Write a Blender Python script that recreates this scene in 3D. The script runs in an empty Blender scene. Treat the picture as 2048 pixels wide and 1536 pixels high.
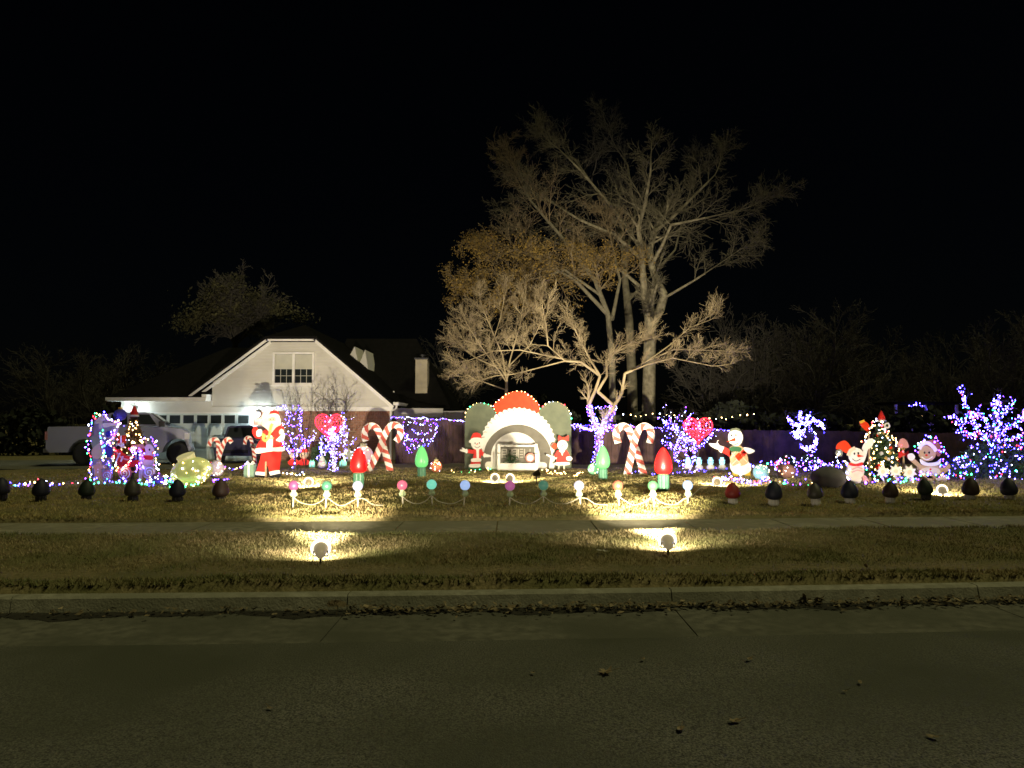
import bpy, math, random
import numpy as np
from mathutils import Vector, Matrix

scene = bpy.context.scene
C = scene.collection
R = math.radians
rnd = random.Random(7)
nrg = np.random.default_rng(11)

# ------------------------------------------------------------------ camera
CAM_H, FPX, CX, CY = 1.75, 1500.0, 1024.0, 768.0
PITCH = math.atan(77.0 / 1500.0)
cam = bpy.data.objects.new('camera', bpy.data.cameras.new('camera'))
C.objects.link(cam)
cam.data.sensor_width = 36.0
cam.data.lens = 36.0 * FPX / 2048.0
cam.data.clip_end = 2000
cam.location = (0, 0, CAM_H)
cam.rotation_euler = (math.pi / 2 + PITCH, 0, 0)
scene.camera = cam

# ------------------------------------------------------------------ world, street light fill, exposure
SUN_EL, SUN_AZ = R(62), R(108)
world = bpy.data.worlds.new('World')
scene.world = world
world.use_nodes = True
wt = world.node_tree
bg = wt.nodes['Background']
sky = wt.nodes.new('ShaderNodeTexSky')
sky.sky_type = 'NISHITA'
sky.sun_disc = False
sky.sun_elevation = SUN_EL
sky.sun_rotation = SUN_AZ
wt.links.new(sky.outputs[0], bg.inputs[0])
bg.inputs[1].default_value = 0.0002
sl = bpy.data.lights.new('street_fill', 'SUN')  # sun lamp added in place of street lights out of view
sl.energy = 0.68
sl.angle = R(12)
sl.color = (1.0, 0.95, 0.48)
so = bpy.data.objects.new('street_fill', sl)
C.objects.link(so)
sd = Vector((math.sin(SUN_AZ) * math.cos(SUN_EL), math.cos(SUN_AZ) * math.cos(SUN_EL), math.sin(SUN_EL)))
so.rotation_euler = (-sd).to_track_quat('-Z', 'Y').to_euler()
scene.view_settings.view_transform = 'Standard'
scene.view_settings.look = 'None'
scene.view_settings.exposure = 0.35
scene.view_settings.gamma = 1.0
scene.view_settings.use_curve_mapping = False
scene.cycles.use_denoising = True
scene.cycles.filter_width = 1.6
scene.cycles.max_bounces = 5
scene.cycles.sample_clamp_indirect = 3.0

# ------------------------------------------------------------------ helpers
def P(px, py, Y):
    u, v = (px - CX) / FPX, (CY - py) / FPX
    dy = math.cos(PITCH) - v * math.sin(PITCH)
    dz = math.sin(PITCH) + v * math.cos(PITCH)
    t = Y / dy
    return Vector((u * t, Y, CAM_H + dz * t))

GZ = 0.15                                   # lawn level
def dist(py, z=GZ):                         # distance of a ground point seen at row py
    v = (CY - py) / FPX
    dy = math.cos(PITCH) - v * math.sin(PITCH)
    dz = math.sin(PITCH) + v * math.cos(PITCH)
    return (z - CAM_H) / dz * dy
def turf_z(x, y):                            # height of the verge and lawn
    o = y - yk(x)
    if o < 3.58: return .195
    if o < 5.7: return .17
    i = 70 * (min(o - 5.7, 14) / 14) ** (1 / 1.15)
    return .17 + .03 * min(1, i / 8) + .012 * min(1, i / 16) - .06 * max(0, (i - 42) / 28)
def G(px, py, z=None):
    if z is not None: return P(px, py, dist(py, z))
    q = P(px, py, dist(py, GZ))
    for _ in range(3): q = P(px, py, dist(py, turf_z(q.x, q.y)))
    return q

class MB:
    def __init__(s):
        s.v, s.f = [], []
    def add(s, vs, fs):
        o = len(s.v)
        s.v += [tuple(x) for x in vs]
        s.f += [[i + o for i in f] for f in fs]
        return s
    def box(s, c, d, m=None):
        x, y, z = d[0] / 2, d[1] / 2, d[2] / 2
        vs = [Vector(p) for p in ((-x, -y, -z), (x, -y, -z), (x, y, -z), (-x, y, -z), (-x, -y, z), (x, -y, z), (x, y, z), (-x, y, z))]
        if m is not None: vs = [m @ p for p in vs]
        vs = [p + Vector(c) for p in vs]
        return s.add(vs, [[0, 3, 2, 1], [4, 5, 6, 7], [0, 1, 5, 4], [1, 2, 6, 5], [2, 3, 7, 6], [3, 0, 4, 7]])
    def bx(s, x0, x1, y0, y1, z0, z1):
        return s.box(((x0 + x1) / 2, (y0 + y1) / 2, (z0 + z1) / 2), (x1 - x0, y1 - y0, z1 - z0))
    def tube(s, pts, rad, n=6, cap=True):
        pts = [Vector(p) for p in pts]
        if not hasattr(rad, '__len__'): rad = [rad] * len(pts)
        rings, fs, vs = [], [], []
        for i, p in enumerate(pts):
            d = (pts[min(i + 1, len(pts) - 1)] - pts[max(i - 1, 0)])
            d = d.normalized() if d.length > 1e-9 else Vector((0, 0, 1))
            a = d.orthogonal().normalized() if i == 0 else (pa - d * pa.dot(d)).normalized()
            pa = a
            b = d.cross(a)
            rings.append(len(vs))
            for k in range(n):
                t = 2 * math.pi * k / n
                vs.append(p + (a * math.cos(t) + b * math.sin(t)) * rad[i])
        for i in range(len(pts) - 1):
            for k in range(n):
                k2 = (k + 1) % n
                fs.append([rings[i] + k, rings[i] + k2, rings[i + 1] + k2, rings[i + 1] + k])
        if cap:
            fs.append([rings[0] + k for k in range(n)][::-1])
            fs.append([rings[-1] + k for k in range(n)])
        return s.add(vs, fs)
    def lathe(s, prof, n=16, c=(0, 0, 0), m=None, rib=0.0, ribn=8):
        vs, fs = [], []
        for r, z in prof:
            for k in range(n):
                t = 2 * math.pi * k / n
                rr = r * (1 + rib * math.cos(ribn * t))
                p = Vector((rr * math.cos(t), rr * math.sin(t), z))
                if m is not None: p = m @ p
                vs.append(p + Vector(c))
        for i in range(len(prof) - 1):
            for k in range(n):
                k2 = (k + 1) % n
                fs.append([i * n + k, i * n + k2, (i + 1) * n + k2, (i + 1) * n + k])
        fs.append([k for k in range(n)][::-1])
        fs.append([(len(prof) - 1) * n + k for k in range(n)])
        return s.add(vs, fs)
    def ball(s, c, r, n=12, sq=1.0):
        m = n // 2 + 1
        pr = [(max(1e-4, r * math.sin(math.pi * i / m)), -r * sq * math.cos(math.pi * i / m)) for i in range(m + 1)]
        return s.lathe(pr, n, c)
    def prism(s, poly, y0, y1):             # poly in x,z ; extruded along y (y0 = front)
        n = len(poly)
        vs = [(x, y0, z) for x, z in poly] + [(x, y1, z) for x, z in poly]
        fs = [list(range(n)), list(range(2 * n - 1, n - 1, -1))]
        for i in range(n):
            j = (i + 1) % n
            fs.append([j, i, i + n, j + n])
        return s.add(vs, fs)
    def strip(s, pts, w, y0, y1):           # flat band along a polyline in x,z
        L, Rr = [], []
        for i in range(len(pts)):
            a, b = pts[max(i - 1, 0)], pts[min(i + 1, len(pts) - 1)]
            dx, dz = b[0] - a[0], b[1] - a[1]
            l = math.hypot(dx, dz) or 1
            nx, nz = -dz / l * w / 2, dx / l * w / 2
            L.append((pts[i][0] + nx, pts[i][1] + nz)); Rr.append((pts[i][0] - nx, pts[i][1] - nz))
        n = len(pts)
        vs = [(x, y0, z) for x, z in L] + [(x, y0, z) for x, z in Rr] + [(x, y1, z) for x, z in L] + [(x, y1, z) for x, z in Rr]
        fs = []
        for i in range(n - 1):
            fs += [[i, i + 1, n + i + 1, n + i], [2 * n + i + 1, 2 * n + i, 3 * n + i, 3 * n + i + 1],
                   [i + 1, i, 2 * n + i, 2 * n + i + 1], [n + i, n + i + 1, 3 * n + i + 1, 3 * n + i]]
        fs += [[0, n, 3 * n, 2 * n], [n - 1, 3 * n - 1, 4 * n - 1, 2 * n - 1]]
        return s.add(vs, fs)
    def build(s, name, mat, parent=None, smooth=False, loc=None):
        me = bpy.data.meshes.new(name)
        me.from_pydata(s.v, [], s.f)
        me.update()
        if smooth:
            me.polygons.foreach_set('use_smooth', [True] * len(me.polygons))
        return link(name, me, mat, parent, loc)

def link(name, me, mat, parent=None, loc=None):
    if mat is not None and len(me.materials) == 0: me.materials.append(mat)
    o = bpy.data.objects.new(name, me)
    C.objects.link(o)
    if parent is not None: o.parent = parent
    if loc is not None: o.location = loc
    return o

def npmesh(name, v, f, mat, parent=None, kind=None):      # v (N,3), f (M,k)
    me = bpy.data.meshes.new(name)
    v = np.ascontiguousarray(v, dtype=np.float32); f = np.ascontiguousarray(f, dtype=np.int32)
    M, k = f.shape
    me.vertices.add(len(v)); me.vertices.foreach_set('co', v.ravel())
    me.loops.add(M * k); me.loops.foreach_set('vertex_index', f.ravel())
    me.polygons.add(M); me.polygons.foreach_set('loop_start', np.arange(0, M * k, k, dtype=np.int32))
    me.update(calc_edges=True)
    o = link(name, me, mat, parent)
    if kind: o['kind'] = kind
    return o

def thing(name, label, cat, loc=(0, 0, 0), rz=0.0, group=None):
    o = bpy.data.objects.new(name, None)
    o.empty_display_size = 0.2
    C.objects.link(o)
    o.location = loc; o.rotation_euler = (0, 0, rz)
    o['label'] = label; o['category'] = cat
    if group: o['group'] = group
    return o
def tag(o, label, cat, group=None):
    o['label'] = label; o['category'] = cat
    if group: o['group'] = group
    return o
def struct(name):
    o = bpy.data.objects.new(name, None); C.objects.link(o); o['kind'] = 'structure'
    return o
def dup(root, loc, rz=0.0, label=None, mats=None, sc=None):
    r = root.copy(); C.objects.link(r); r.location = loc; r.rotation_euler = (0, 0, rz)
    if label: r['label'] = label
    if sc: r.scale = (sc, sc, sc)
    def rec(a, b):
        for ch in a.children:
            c = ch.copy()
            if mats and ch.data is not None and ch.data.materials and ch.data.materials[0].name in mats:
                c.material_slots[0].link = 'OBJECT'; c.material_slots[0].material = mats[ch.data.materials[0].name]
            C.objects.link(c); c.parent = b
            rec(ch, c)
    rec(root, r)
    return r

# ------------------------------------------------------------------ materials
MATS = {}
def mat(name, a, b=None, scale=6.0, rough=0.7, bump=0.0, bscale=None, detail=6.0, lo=0.35, hi=0.65, metal=0.0, spec=0.4):
    if name in MATS: return MATS[name]
    m = bpy.data.materials.new(name); m.use_nodes = True
    nt = m.node_tree; bs = nt.nodes['Principled BSDF']
    b = b or tuple(x * 0.78 for x in a)
    tc = nt.nodes.new('ShaderNodeTexCoord')
    nz = nt.nodes.new('ShaderNodeTexNoise'); nz.inputs['Scale'].default_value = scale; nz.inputs['Detail'].default_value = detail
    nt.links.new(tc.outputs['Object'], nz.inputs['Vector'])
    rp = nt.nodes.new('ShaderNodeValToRGB')
    rp.color_ramp.elements[0].position = lo; rp.color_ramp.elements[1].position = hi
    rp.color_ramp.elements[0].color = (*b, 1); rp.color_ramp.elements[1].color = (*a, 1)
    nt.links.new(nz.outputs['Fac'], rp.inputs[0]); nt.links.new(rp.outputs[0], bs.inputs['Base Color'])
    bs.inputs['Roughness'].default_value = rough; bs.inputs['Metallic'].default_value = metal
    bs.inputs['Specular IOR Level'].default_value = .1 if name.startswith(('board', 'roof', 'cane')) else spec
    if bump:
        n2 = nt.nodes.new('ShaderNodeTexNoise'); n2.inputs['Scale'].default_value = bscale or scale * 4; n2.inputs['Detail'].default_value = 5
        nt.links.new(tc.outputs['Object'], n2.inputs['Vector'])
        bm = nt.nodes.new('ShaderNodeBump'); bm.inputs['Strength'].default_value = bump; bm.inputs['Distance'].default_value = 0.02
        nt.links.new(n2.outputs['Fac'], bm.inputs['Height']); nt.links.new(bm.outputs[0], bs.inputs['Normal'])
    MATS[name] = m
    return m
def emat(name, col, strength, base=None):
    if name in MATS: return MATS[name]
    m = bpy.data.materials.new(name); m.use_nodes = True
    nt = m.node_tree; bs = nt.nodes['Principled BSDF']
    bs.inputs['Base Color'].default_value = (*(base or col), 1)
    bs.inputs['Roughness'].default_value = 0.35
    bs.inputs['Emission Color'].default_value = (*col, 1)
    bs.inputs['Emission Strength'].default_value = strength
    MATS[name] = m
    return m
def layered(name, cols, scales, rough, bump, bscale, spec=0.3):
    """three tone ground: fine grain over patches"""
    m = mat(name, cols[0], cols[1], scales[0], rough, bump, bscale, 8, spec=spec)
    nt = m.node_tree; bs = nt.nodes['Principled BSDF']
    rp = bs.inputs['Base Color'].links[0].from_node
    tc = [n for n in nt.nodes if n.type == 'TEX_COORD'][0]
    nz = nt.nodes.new('ShaderNodeTexNoise'); nz.inputs['Scale'].default_value = scales[1]; nz.inputs['Detail'].default_value = 5
    nt.links.new(tc.outputs['Object'], nz.inputs['Vector'])
    r2 = nt.nodes.new('ShaderNodeValToRGB'); r2.color_ramp.elements[0].position = .38; r2.color_ramp.elements[1].position = .62
    nt.links.new(nz.outputs['Fac'], r2.inputs[0])
    mx = nt.nodes.new('ShaderNodeMix'); mx.data_type = 'RGBA'
    nt.links.new(r2.outputs[0], mx.inputs['Factor'])
    nt.links.new(rp.outputs[0], mx.inputs['A']); mx.inputs['B'].default_value = (*cols[2], 1)
    nt.links.new(mx.outputs['Result'], bs.inputs['Base Color'])
    return m

asphalt = layered('asphalt', [(.24, .235, .19), (.035, .034, .03), (.085, .088, .062)], [85, .45], .85, .7, 110)
walk_c = layered('pavement_concrete', [(.34, .32, .235), (.20, .19, .135), (.23, .215, .15)], [7, 1.1], .85, .4, 50)
concrete = layered('concrete', [(.18, .175, .135), (.10, .098, .075), (.095, .096, .07)], [9, .9], .85, .35, 60)
kerb_c = layered('kerb_concrete', [(.40, .385, .30), (.25, .24, .18), (.24, .235, .17)], [10, 1.2], .85, .4, 50)
soil = layered('dormant_turf', [(.29, .235, .125), (.13, .11, .05), (.15, .14, .06)], [22, 1.1], .95, .9, 40, .1)
blade = layered('dry_grass', [(.52, .42, .235), (.22, .18, .085), (.19, .20, .08)], [14, .9], .9, 0, 1, .1)
lawn_blade = layered('floodlit_grass', [(.68, .53, .25), (.34, .26, .11), (.36, .33, .12)], [14, .9], .9, 0, 1, .1)  # lighter copy of the grass, lamp light on the lawn put into its colour
bark_l = mat('pale_bark', (.42, .34, .20), (.19, .145, .08), 2.2, .9, .5, 30)
bark_t = mat('grey_bark', (.15, .135, .085), (.09, .08, .05), 5, .9, .6, 20)
bark_d = mat('dark_bark', (.075, .068, .055), (.042, .038, .03), 5, .9, .5, 20)
bark_t2 = mat('trunk_bark', (.25, .225, .145), (.12, .105, .065), 5, .9, .6, 20)
twig_b = mat('brown_twig', (.20, .155, .085), (.12, .09, .05), 3, .9)
gold_l = mat('dry_leaf_gold', (.25, .165, .035), (.12, .08, .018), 1.2, .9)
olive_l = mat('olive_leaf', (.085, .078, .034), (.036, .036, .015), .8, .9)
dryleaf = mat('dry_leaf', (.36, .29, .17), (.16, .115, .06), 12, .85)
litter_m = mat('leaf_litter_brown', (.24, .19, .10), (.06, .045, .025), 9, .9)
siding_m = mat('siding_paint', (.62, .60, .53), (.56, .54, .475), 1.2, .6, .05)
white_p = mat('white_paint', (.80, .78, .72), (.70, .68, .62), 3, .5, .05)
door_m = mat('garage_door_paint', (.58, .66, .63), (.52, .59, .57), 1.5, .5)
brick_m = mat('red_brick', (.36, .16, .10), (.22, .10, .065), 14, .85, .3)
mortar_m = mat('mortar', (.34, .30, .25), None, 20, .9)
roof_m = mat('roof_shingle', (.007, .0065, .006), (.004, .004, .0035), 6, .95, .6, 25)
fence_m = mat('fence_wood', (.095, .052, .042), (.052, .03, .025), 3.5, .85, .4, 16)
glass_d = mat('dark_glass', (.02, .025, .025), None, 2, .12, spec=.5)
blind_m = mat('window_blind', (.55, .54, .44), (.47, .46, .38), 2, .7)
truck_m = mat('shaded_car_paint', (.30, .31, .40), (.27, .28, .37), 1, .25, spec=.6)  # white paint darkened and blued, shade and blue light put into the colour
dark_m = mat('black_plastic', (.02, .02, .022), None, 5, .5)
tyre_m = mat('tyre_rubber', (.022, .022, .022), None, 20, .8)
rim_m = mat('alloy_rim', (.30, .30, .31), None, 5, .35, metal=.7)
wire_m = mat('green_wire', (.02, .05, .025), None, 5, .6)
cord_m = mat('white_cord', (.52, .48, .36), None, 5, .6)
pw = mat('board_white', (.82, .80, .73), (.74, .71, .64), 5, .55, .08)
pcream = mat('board_cream', (.72, .64, .46), (.64, .56, .40), 5, .55, .08)
pred = mat('board_red', (.66, .035, .025), (.56, .025, .02), 5, .5, .08)
porange = mat('board_orange', (.72, .05, .010), (.62, .04, .008), 5, .5, .08)
pgrey = mat('board_grey', (.17, .16, .13), (.14, .13, .105), 4, .7, .12)
pgreen = mat('board_grey_green', (.125, .14, .095), (.10, .115, .08), 4, .7, .12)
pdk = mat('board_black', (.025, .025, .025), None, 5, .5)
pgold = mat('board_gold', (.62, .40, .11), (.50, .30, .08), 6, .4)
pyel = mat('board_yellow', (.78, .52, .05), None, 6, .5)
pdg = mat('board_dark_green', (.04, .13, .06), None, 6, .5)
ppink = mat('board_pink', (.70, .33, .28), (.62, .28, .24), 6, .5)
ptan = mat('board_tan', (.52, .36, .20), (.45, .30, .16), 6, .55)
pblue = mat('board_blue', (.07, .07, .38), None, 6, .5)
pgreen2 = mat('bench_grey_paint', (.46, .43, .36), None, 5, .6)
ply_b = mat('plywood_back', (.42, .30, .17), (.34, .24, .13), 8, .8)
cstripe = mat('cane_red', (.56, .10, .075), (.48, .08, .06), 6, .5)
needle = mat('tree_needle', (.05, .09, .04), (.025, .05, .02), 4, .85)
# glowing things
E_blue = emat('bulb_blue', (.045, .03, 1.0), 60)
E_vio = emat('bulb_violet', (.20, .04, 1.0), 34)
E_lav = emat('bulb_lavender', (.15, .10, 1.0), 42)
E_white = emat('bulb_white', (.55, .62, 1.0), 18)
E_warm = emat('bulb_warm', (1.0, .62, .22), 18)
E_green = emat('bulb_green', (.05, 1.0, .32), 16)
E_red = emat('bulb_red', (1.0, .03, .05), 16)
E_redglow = emat('red_glow', (1.0, .02, .05), 2.2)
E_lamp = emat('lamp_glass', (1.0, .84, .56), 90)
E_rim = emat('lamp_rim_glow', (1.0, .86, .62), 2.2, (.8, .75, .6))
par_m = mat('lamp_back_glass', (.30, .24, .13), (.22, .17, .09), 8, .4)
par_g = emat('lamp_back_glow', (1.0, .80, .45), .16, (.3, .24, .13))
E_cool = emat('cool_lamp', (.86, .97, 1.0), 11)

# ------------------------------------------------------------------ ground profile
def yk(x):                                  # back edge of the kerb
    return 7.3 + .055 * x + .22 * (math.sqrt(1 + (x / 6) ** 2) - 1) if abs(x) < 40 else 7.3 + .055 * x + .22 * (math.sqrt(1 + (40 / 6) ** 2) - 1)
def ykn(x):
    xx = np.clip(x, -40, 40)
    return 7.3 + .055 * x + .22 * (np.sqrt(1 + (xx / 6) ** 2) - 1)

def strip_mesh(name, offs, xs, m, wob=None):
    """surface along the street: offs = [(offset from kerb back, z)...]"""
    nx, no = len(xs), len(offs)
    v = np.zeros((nx, no, 3))
    for j, (o, z) in enumerate(offs):
        v[:, j, 0] = xs; v[:, j, 1] = ykn(xs) + o; v[:, j, 2] = z
    if wob is not None: v[..., 2] += wob(v[..., 0], v[..., 1])
    idx = np.arange(nx * no).reshape(nx, no)
    f = np.stack([idx[:-1, :-1], idx[1:, :-1], idx[1:, 1:], idx[:-1, 1:]], -1).reshape(-1, 4)
    return npmesh(name, v.reshape(-1, 3), f, m)

def hills(x, y, amp=.018):
    return amp * (np.sin(x * 2.1 + y * .9) + np.sin(x * 4.7 - y * 3.3 + 1) * .6 + np.sin(x * 9.1 + y * 7.7 + 2) * .35 + np.sin(x * .7 - y * 1.3))

xs = np.concatenate([np.linspace(-60, -16, 30), np.linspace(-15.9, 16, 320), np.linspace(16.2, 60, 30)])
gr = MB(); gr.add([(-500, -300, -.08), (500, -300, -.08), (500, 700, -.08), (-500, 700, -.08)], [[0, 1, 2, 3]])
gr.build('ground', soil)['kind'] = 'structure'
strip_mesh('road', [(-30, 0), (-12, .02), (-6, .012), (-2, .004), (-1.12, 0)], xs, asphalt)['kind'] = 'structure'
offs = [(0.0, .13), (.10, .13), (.125, .225), (.3, .22)] + [(.3 + 3.2 * i / 30, .215 - .04 * min(1, i / 8)) for i in range(1, 31)] + [(3.585, .07)]
strip_mesh('verge', offs, xs, soil, lambda x, y: hills(x, y, .010) * ((y - ykn(x)) > .1) * ((y - ykn(x)) < 3.55))['kind'] = 'structure'
loffs = [(5.44, .06), (5.47, .08), (5.5, .155), (5.7, .17)] + [(5.7 + 14 * (i / 70) ** 1.15, .17 + .03 * min(1, i / 8) + .012 * min(1, i / 16) - .06 * max(0, (i - 42) / 28)) for i in range(1, 71)] + [(24, .15), (34, .12), (60, .10), (200, .05)]
strip_mesh('lawn', loffs, xs, soil, lambda x, y: hills(x, y, .022) * ((y - ykn(x)) > 5.6))['kind'] = 'structure'

# kerb and gutter in cast sections, pavement in slabs
kerb = struct('kerb'); gutter = struct('gutter'); walk = struct('pavement')
JK = [1.52 + 3.05 * i for i in range(-9, 9)]
for i in range(len(JK) - 1):
    x0, x1 = JK[i] + .006, JK[i + 1] - .006
    a = MB(); b = MB()
    prof = [(-.005, -.02), (-.005, .15), (-.13, .152), (-.155, .135), (-.18, .02), (-.18, -.02)]
    n = 8
    X = [x0 + (x1 - x0) * k / n for k in range(n + 1)]
    vs = [(x, yk(x) + o, z) for x in X for o, z in prof]
    m_ = len(prof)
    fs = [[k * m_ + j, (k + 1) * m_ + j, (k + 1) * m_ + j + 1, k * m_ + j + 1] for k in range(n) for j in range(m_ - 1)]
    fs += [list(range(m_)), [n * m_ + j for j in range(m_)][::-1]]
    a.add(vs, fs).build('kerb_section', kerb_c, kerb)
    prof = [(-.186, .008), (-.6, .006), (-1.15, .005), (-1.17, -.004), (-1.15, -.02), (-.186, -.02)]
    m_ = len(prof)
    vs = [(x, yk(x) + o, z) for x in X for o, z in prof]
    fs = [[k * m_ + j, (k + 1) * m_ + j, (k + 1) * m_ + j + 1, k * m_ + j + 1] for k in range(n) for j in range(m_ - 1)]
    fs += [list(range(m_)), [n * m_ + j for j in range(m_)][::-1]]
    b.add(vs, fs).build('gutter_section', concrete, gutter)
JS = [-.24 + 1.56 * i for i in range(-12, 13)]
for i in range(len(JS) - 1):
    x0, x1 = JS[i] + .011, JS[i + 1] - .011
    dz = rnd.uniform(-.003, .003); a = MB()
    t = rnd.uniform(-.002, .002)
    q = [(x0, 3.6), (x1, 3.6), (x1, 5.42), (x0, 5.42)]
    top = [(x, yk(x) + o, .10 + dz + (t if k in (1, 2) else -t)) for k, (x, o) in enumerate(q)]
    bot = [(x, y, .02) for x, y, z in top]
    a.add(top + bot, [[0, 1, 2, 3], [7, 6, 5, 4], [1, 0, 4, 5], [2, 1, 5, 6], [3, 2, 6, 7], [0, 3, 7, 4]])
    a.build('slab', walk_c, walk)
walk_bed = strip_mesh('pavement_bed', [(3.5, .08), (5.5, .08)], xs, soil); walk_bed.parent = walk
dw = MB(); dw.bx(-30, -10.9, 25.5, 31.6, .1, .175); dw.bx(-30, -20, 20, 25.5, .1, .17)
dwo = dw.build('driveway', concrete); dwo['kind'] = 'structure'

# grass blades
def grass(name, n, x0, x1, o0, o1, h, w, zb, fall=1.0, m=None):
    x = nrg.uniform(x0, x1, n); o = o0 + (o1 - o0) * nrg.uniform(0, 1, n) ** fall
    # clumping
    cl = np.sin(x * 3.1 + o * 2.3) + np.sin(x * 7.3 - o * 5.1 + 1.3) + np.sin(x * 13.7 + o * 11.9)
    keep = nrg.uniform(-3, 3, n) < cl + 1.2
    x, o = x[keep], o[keep]; n = len(x)
    y = ykn(x) + o
    z = zb + hills(x, y, .012)
    if m:
        ii = 70 * (np.clip(o - 5.7, 0, 14) / 14) ** (1 / 1.15)
        z = .168 + hills(x, y, .02) + .03 * np.minimum(1, ii / 8) + .012 * np.minimum(1, ii / 16) - .06 * np.maximum(0, (ii - 42) / 28)
    hh = h * nrg.uniform(.4, 1.3, n); ww = w * nrg.uniform(.6, 1.4, n)
    a = nrg.uniform(0, math.pi, n); lx = nrg.normal(0, .7, n) * hh; ly = nrg.normal(0, .7, n) * hh
    v = np.zeros((n, 3, 3))
    v[:, 0] = np.stack([x - np.cos(a) * ww, y - np.sin(a) * ww, z - .012], 1)
    v[:, 1] = np.stack([x + np.cos(a) * ww, y + np.sin(a) * ww, z - .012], 1)
    v[:, 2] = np.stack([x + lx, y + ly, z + hh], 1)
    return npmesh(name, v.reshape(-1, 3), np.arange(n * 3).reshape(-1, 3), m or blade, kind='stuff')
grass('verge_grass', 150000, -8.5, 9, .2, 3.66, .036, .006, .172)
grass('lawn_grass', 260000, -15, 16, 5.5, 19, .04, .009, .195, 1.35, lawn_blade)
grass('kerb_edge_grass', 22000, -9, 9.5, .10, .30, .045, .007, .215)
grass('pavement_edge_grass', 14000, -11, 11.5, 5.48, 5.66, .045, .008, .15)

# ------------------------------------------------------------------ trees
def tubes(name, segs, m, parent=None, n=4):
    a = np.array([(*s[0], *s[1], s[2], s[3]) for s in segs], dtype=np.float64)
    p0, p1, r0, r1 = a[:, :3], a[:, 3:6], a[:, 6], a[:, 7]
    d = p1 - p0; d /= np.linalg.norm(d, axis=1, keepdims=True) + 1e-9
    ref = np.where(np.abs(d[:, 2:3]) > .9, np.array([[1., 0, 0]]), np.array([[0, 0, 1.]]))
    u = np.cross(d, ref); u /= np.linalg.norm(u, axis=1, keepdims=True) + 1e-9
    w = np.cross(d, u)
    N = len(a); v = np.zeros((N, 2 * n, 3))
    for k in range(n):
        t = 2 * math.pi * k / n
        e = u * math.cos(t) + w * math.sin(t)
        v[:, k] = p0 + e * r0[:, None]; v[:, n + k] = p1 + e * r1[:, None]
    f = np.array([[k, (k + 1) % n, n + (k + 1) % n, n + k] for k in range(n)])
    F = (np.arange(N)[:, None, None] * 2 * n + f[None]).reshape(-1, 4)
    return npmesh(name, v.reshape(-1, 3), F, m, parent)

def grow(out, rg, p, d, L, r, lvl, o):
    n = o['n'][lvl]; step = L / n; up = o['up'][lvl]; wob = o.get('wob', .16)
    for i in range(n):
        d = (d + Vector((rg.gauss(0, wob), rg.gauss(0, wob), rg.gauss(0, wob) + up))).normalized()
        q = p + d * step
        r1 = max(r * (1 - .75 / n), o['rmin'])
        out.append((p, q, r, r1, lvl))
        if lvl < o['max']:
            k = o['kids'][lvl]
            k = int(k) + (rg.random() < k - int(k))
            for _ in range(k):
                a = R(rg.uniform(*o['ang']))
                e = d.orthogonal().normalized(); e.rotate(Matrix.Rotation(rg.uniform(0, 6.283), 3, d))
                nd = d * math.cos(a) + e * math.sin(a)
                grow(out, rg, q, nd, L * o['ratio'] * rg.uniform(.65, 1.2) * (1 - .25 * i / n), max(r1 * .6, o['rmin']), lvl + 1, o)
        p, r = q, r1

def limb(out, pts, r0, r1, lvl=0, sub=2):
    """authored limb; returns its points with directions"""
    res = []; n = len(pts) - 1
    for i in range(n):
        for k in range(sub):
            a = pts[i].lerp(pts[i + 1], k / sub); b = pts[i].lerp(pts[i + 1], (k + 1) / sub)
            t0, t1 = (i + k / sub) / n, (i + (k + 1) / sub) / n
            ra, rb = r0 + (r1 - r0) * t0, r0 + (r1 - r0) * t1
            out.append((a, b, ra, rb, lvl)); res.append((b, (b - a).normalized(), rb))
    return res

def pxl(pts, D, dy=0.0):                    # picture rows/columns -> points of a limb at distance D (drifting by dy)
    n = len(pts) - 1
    return [P(x, y, D + dy * i / max(1, n)) for i, (x, y) in enumerate(pts)]

def split_tree(root, segs, thick, m, m2=None, n1=7):
    tr = [s for s in segs if s[2] >= thick]; cr = [s for s in segs if s[2] < thick]
    if tr: tubes('trunk', tr, m, root, n1)
    if cr: tubes('crown', cr, m2 or m, root, 3)

def leaves(name, pts, size, m, parent, per=1, spread=.1):
    p = np.repeat(np.array([tuple(q) for q in pts]), per, axis=0)
    n = len(p); p = p + nrg.normal(0, spread, (n, 3))
    a = nrg.normal(0, 1, (n, 3)); a /= np.linalg.norm(a, axis=1, keepdims=True)
    b = nrg.normal(0, 1, (n, 3)); b -= a * (a * b).sum(1, keepdims=True); b /= np.linalg.norm(b, axis=1, keepdims=True)
    s = size * nrg.uniform(.5, 1.3, (n, 1))
    v = np.stack([p - a * s, p + b * s * .5, p + a * s, p - b * s * .5], 1)
    return npmesh(name, v.reshape(-1, 3), np.arange(n * 4).reshape(-1, 4), m, parent)

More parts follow.
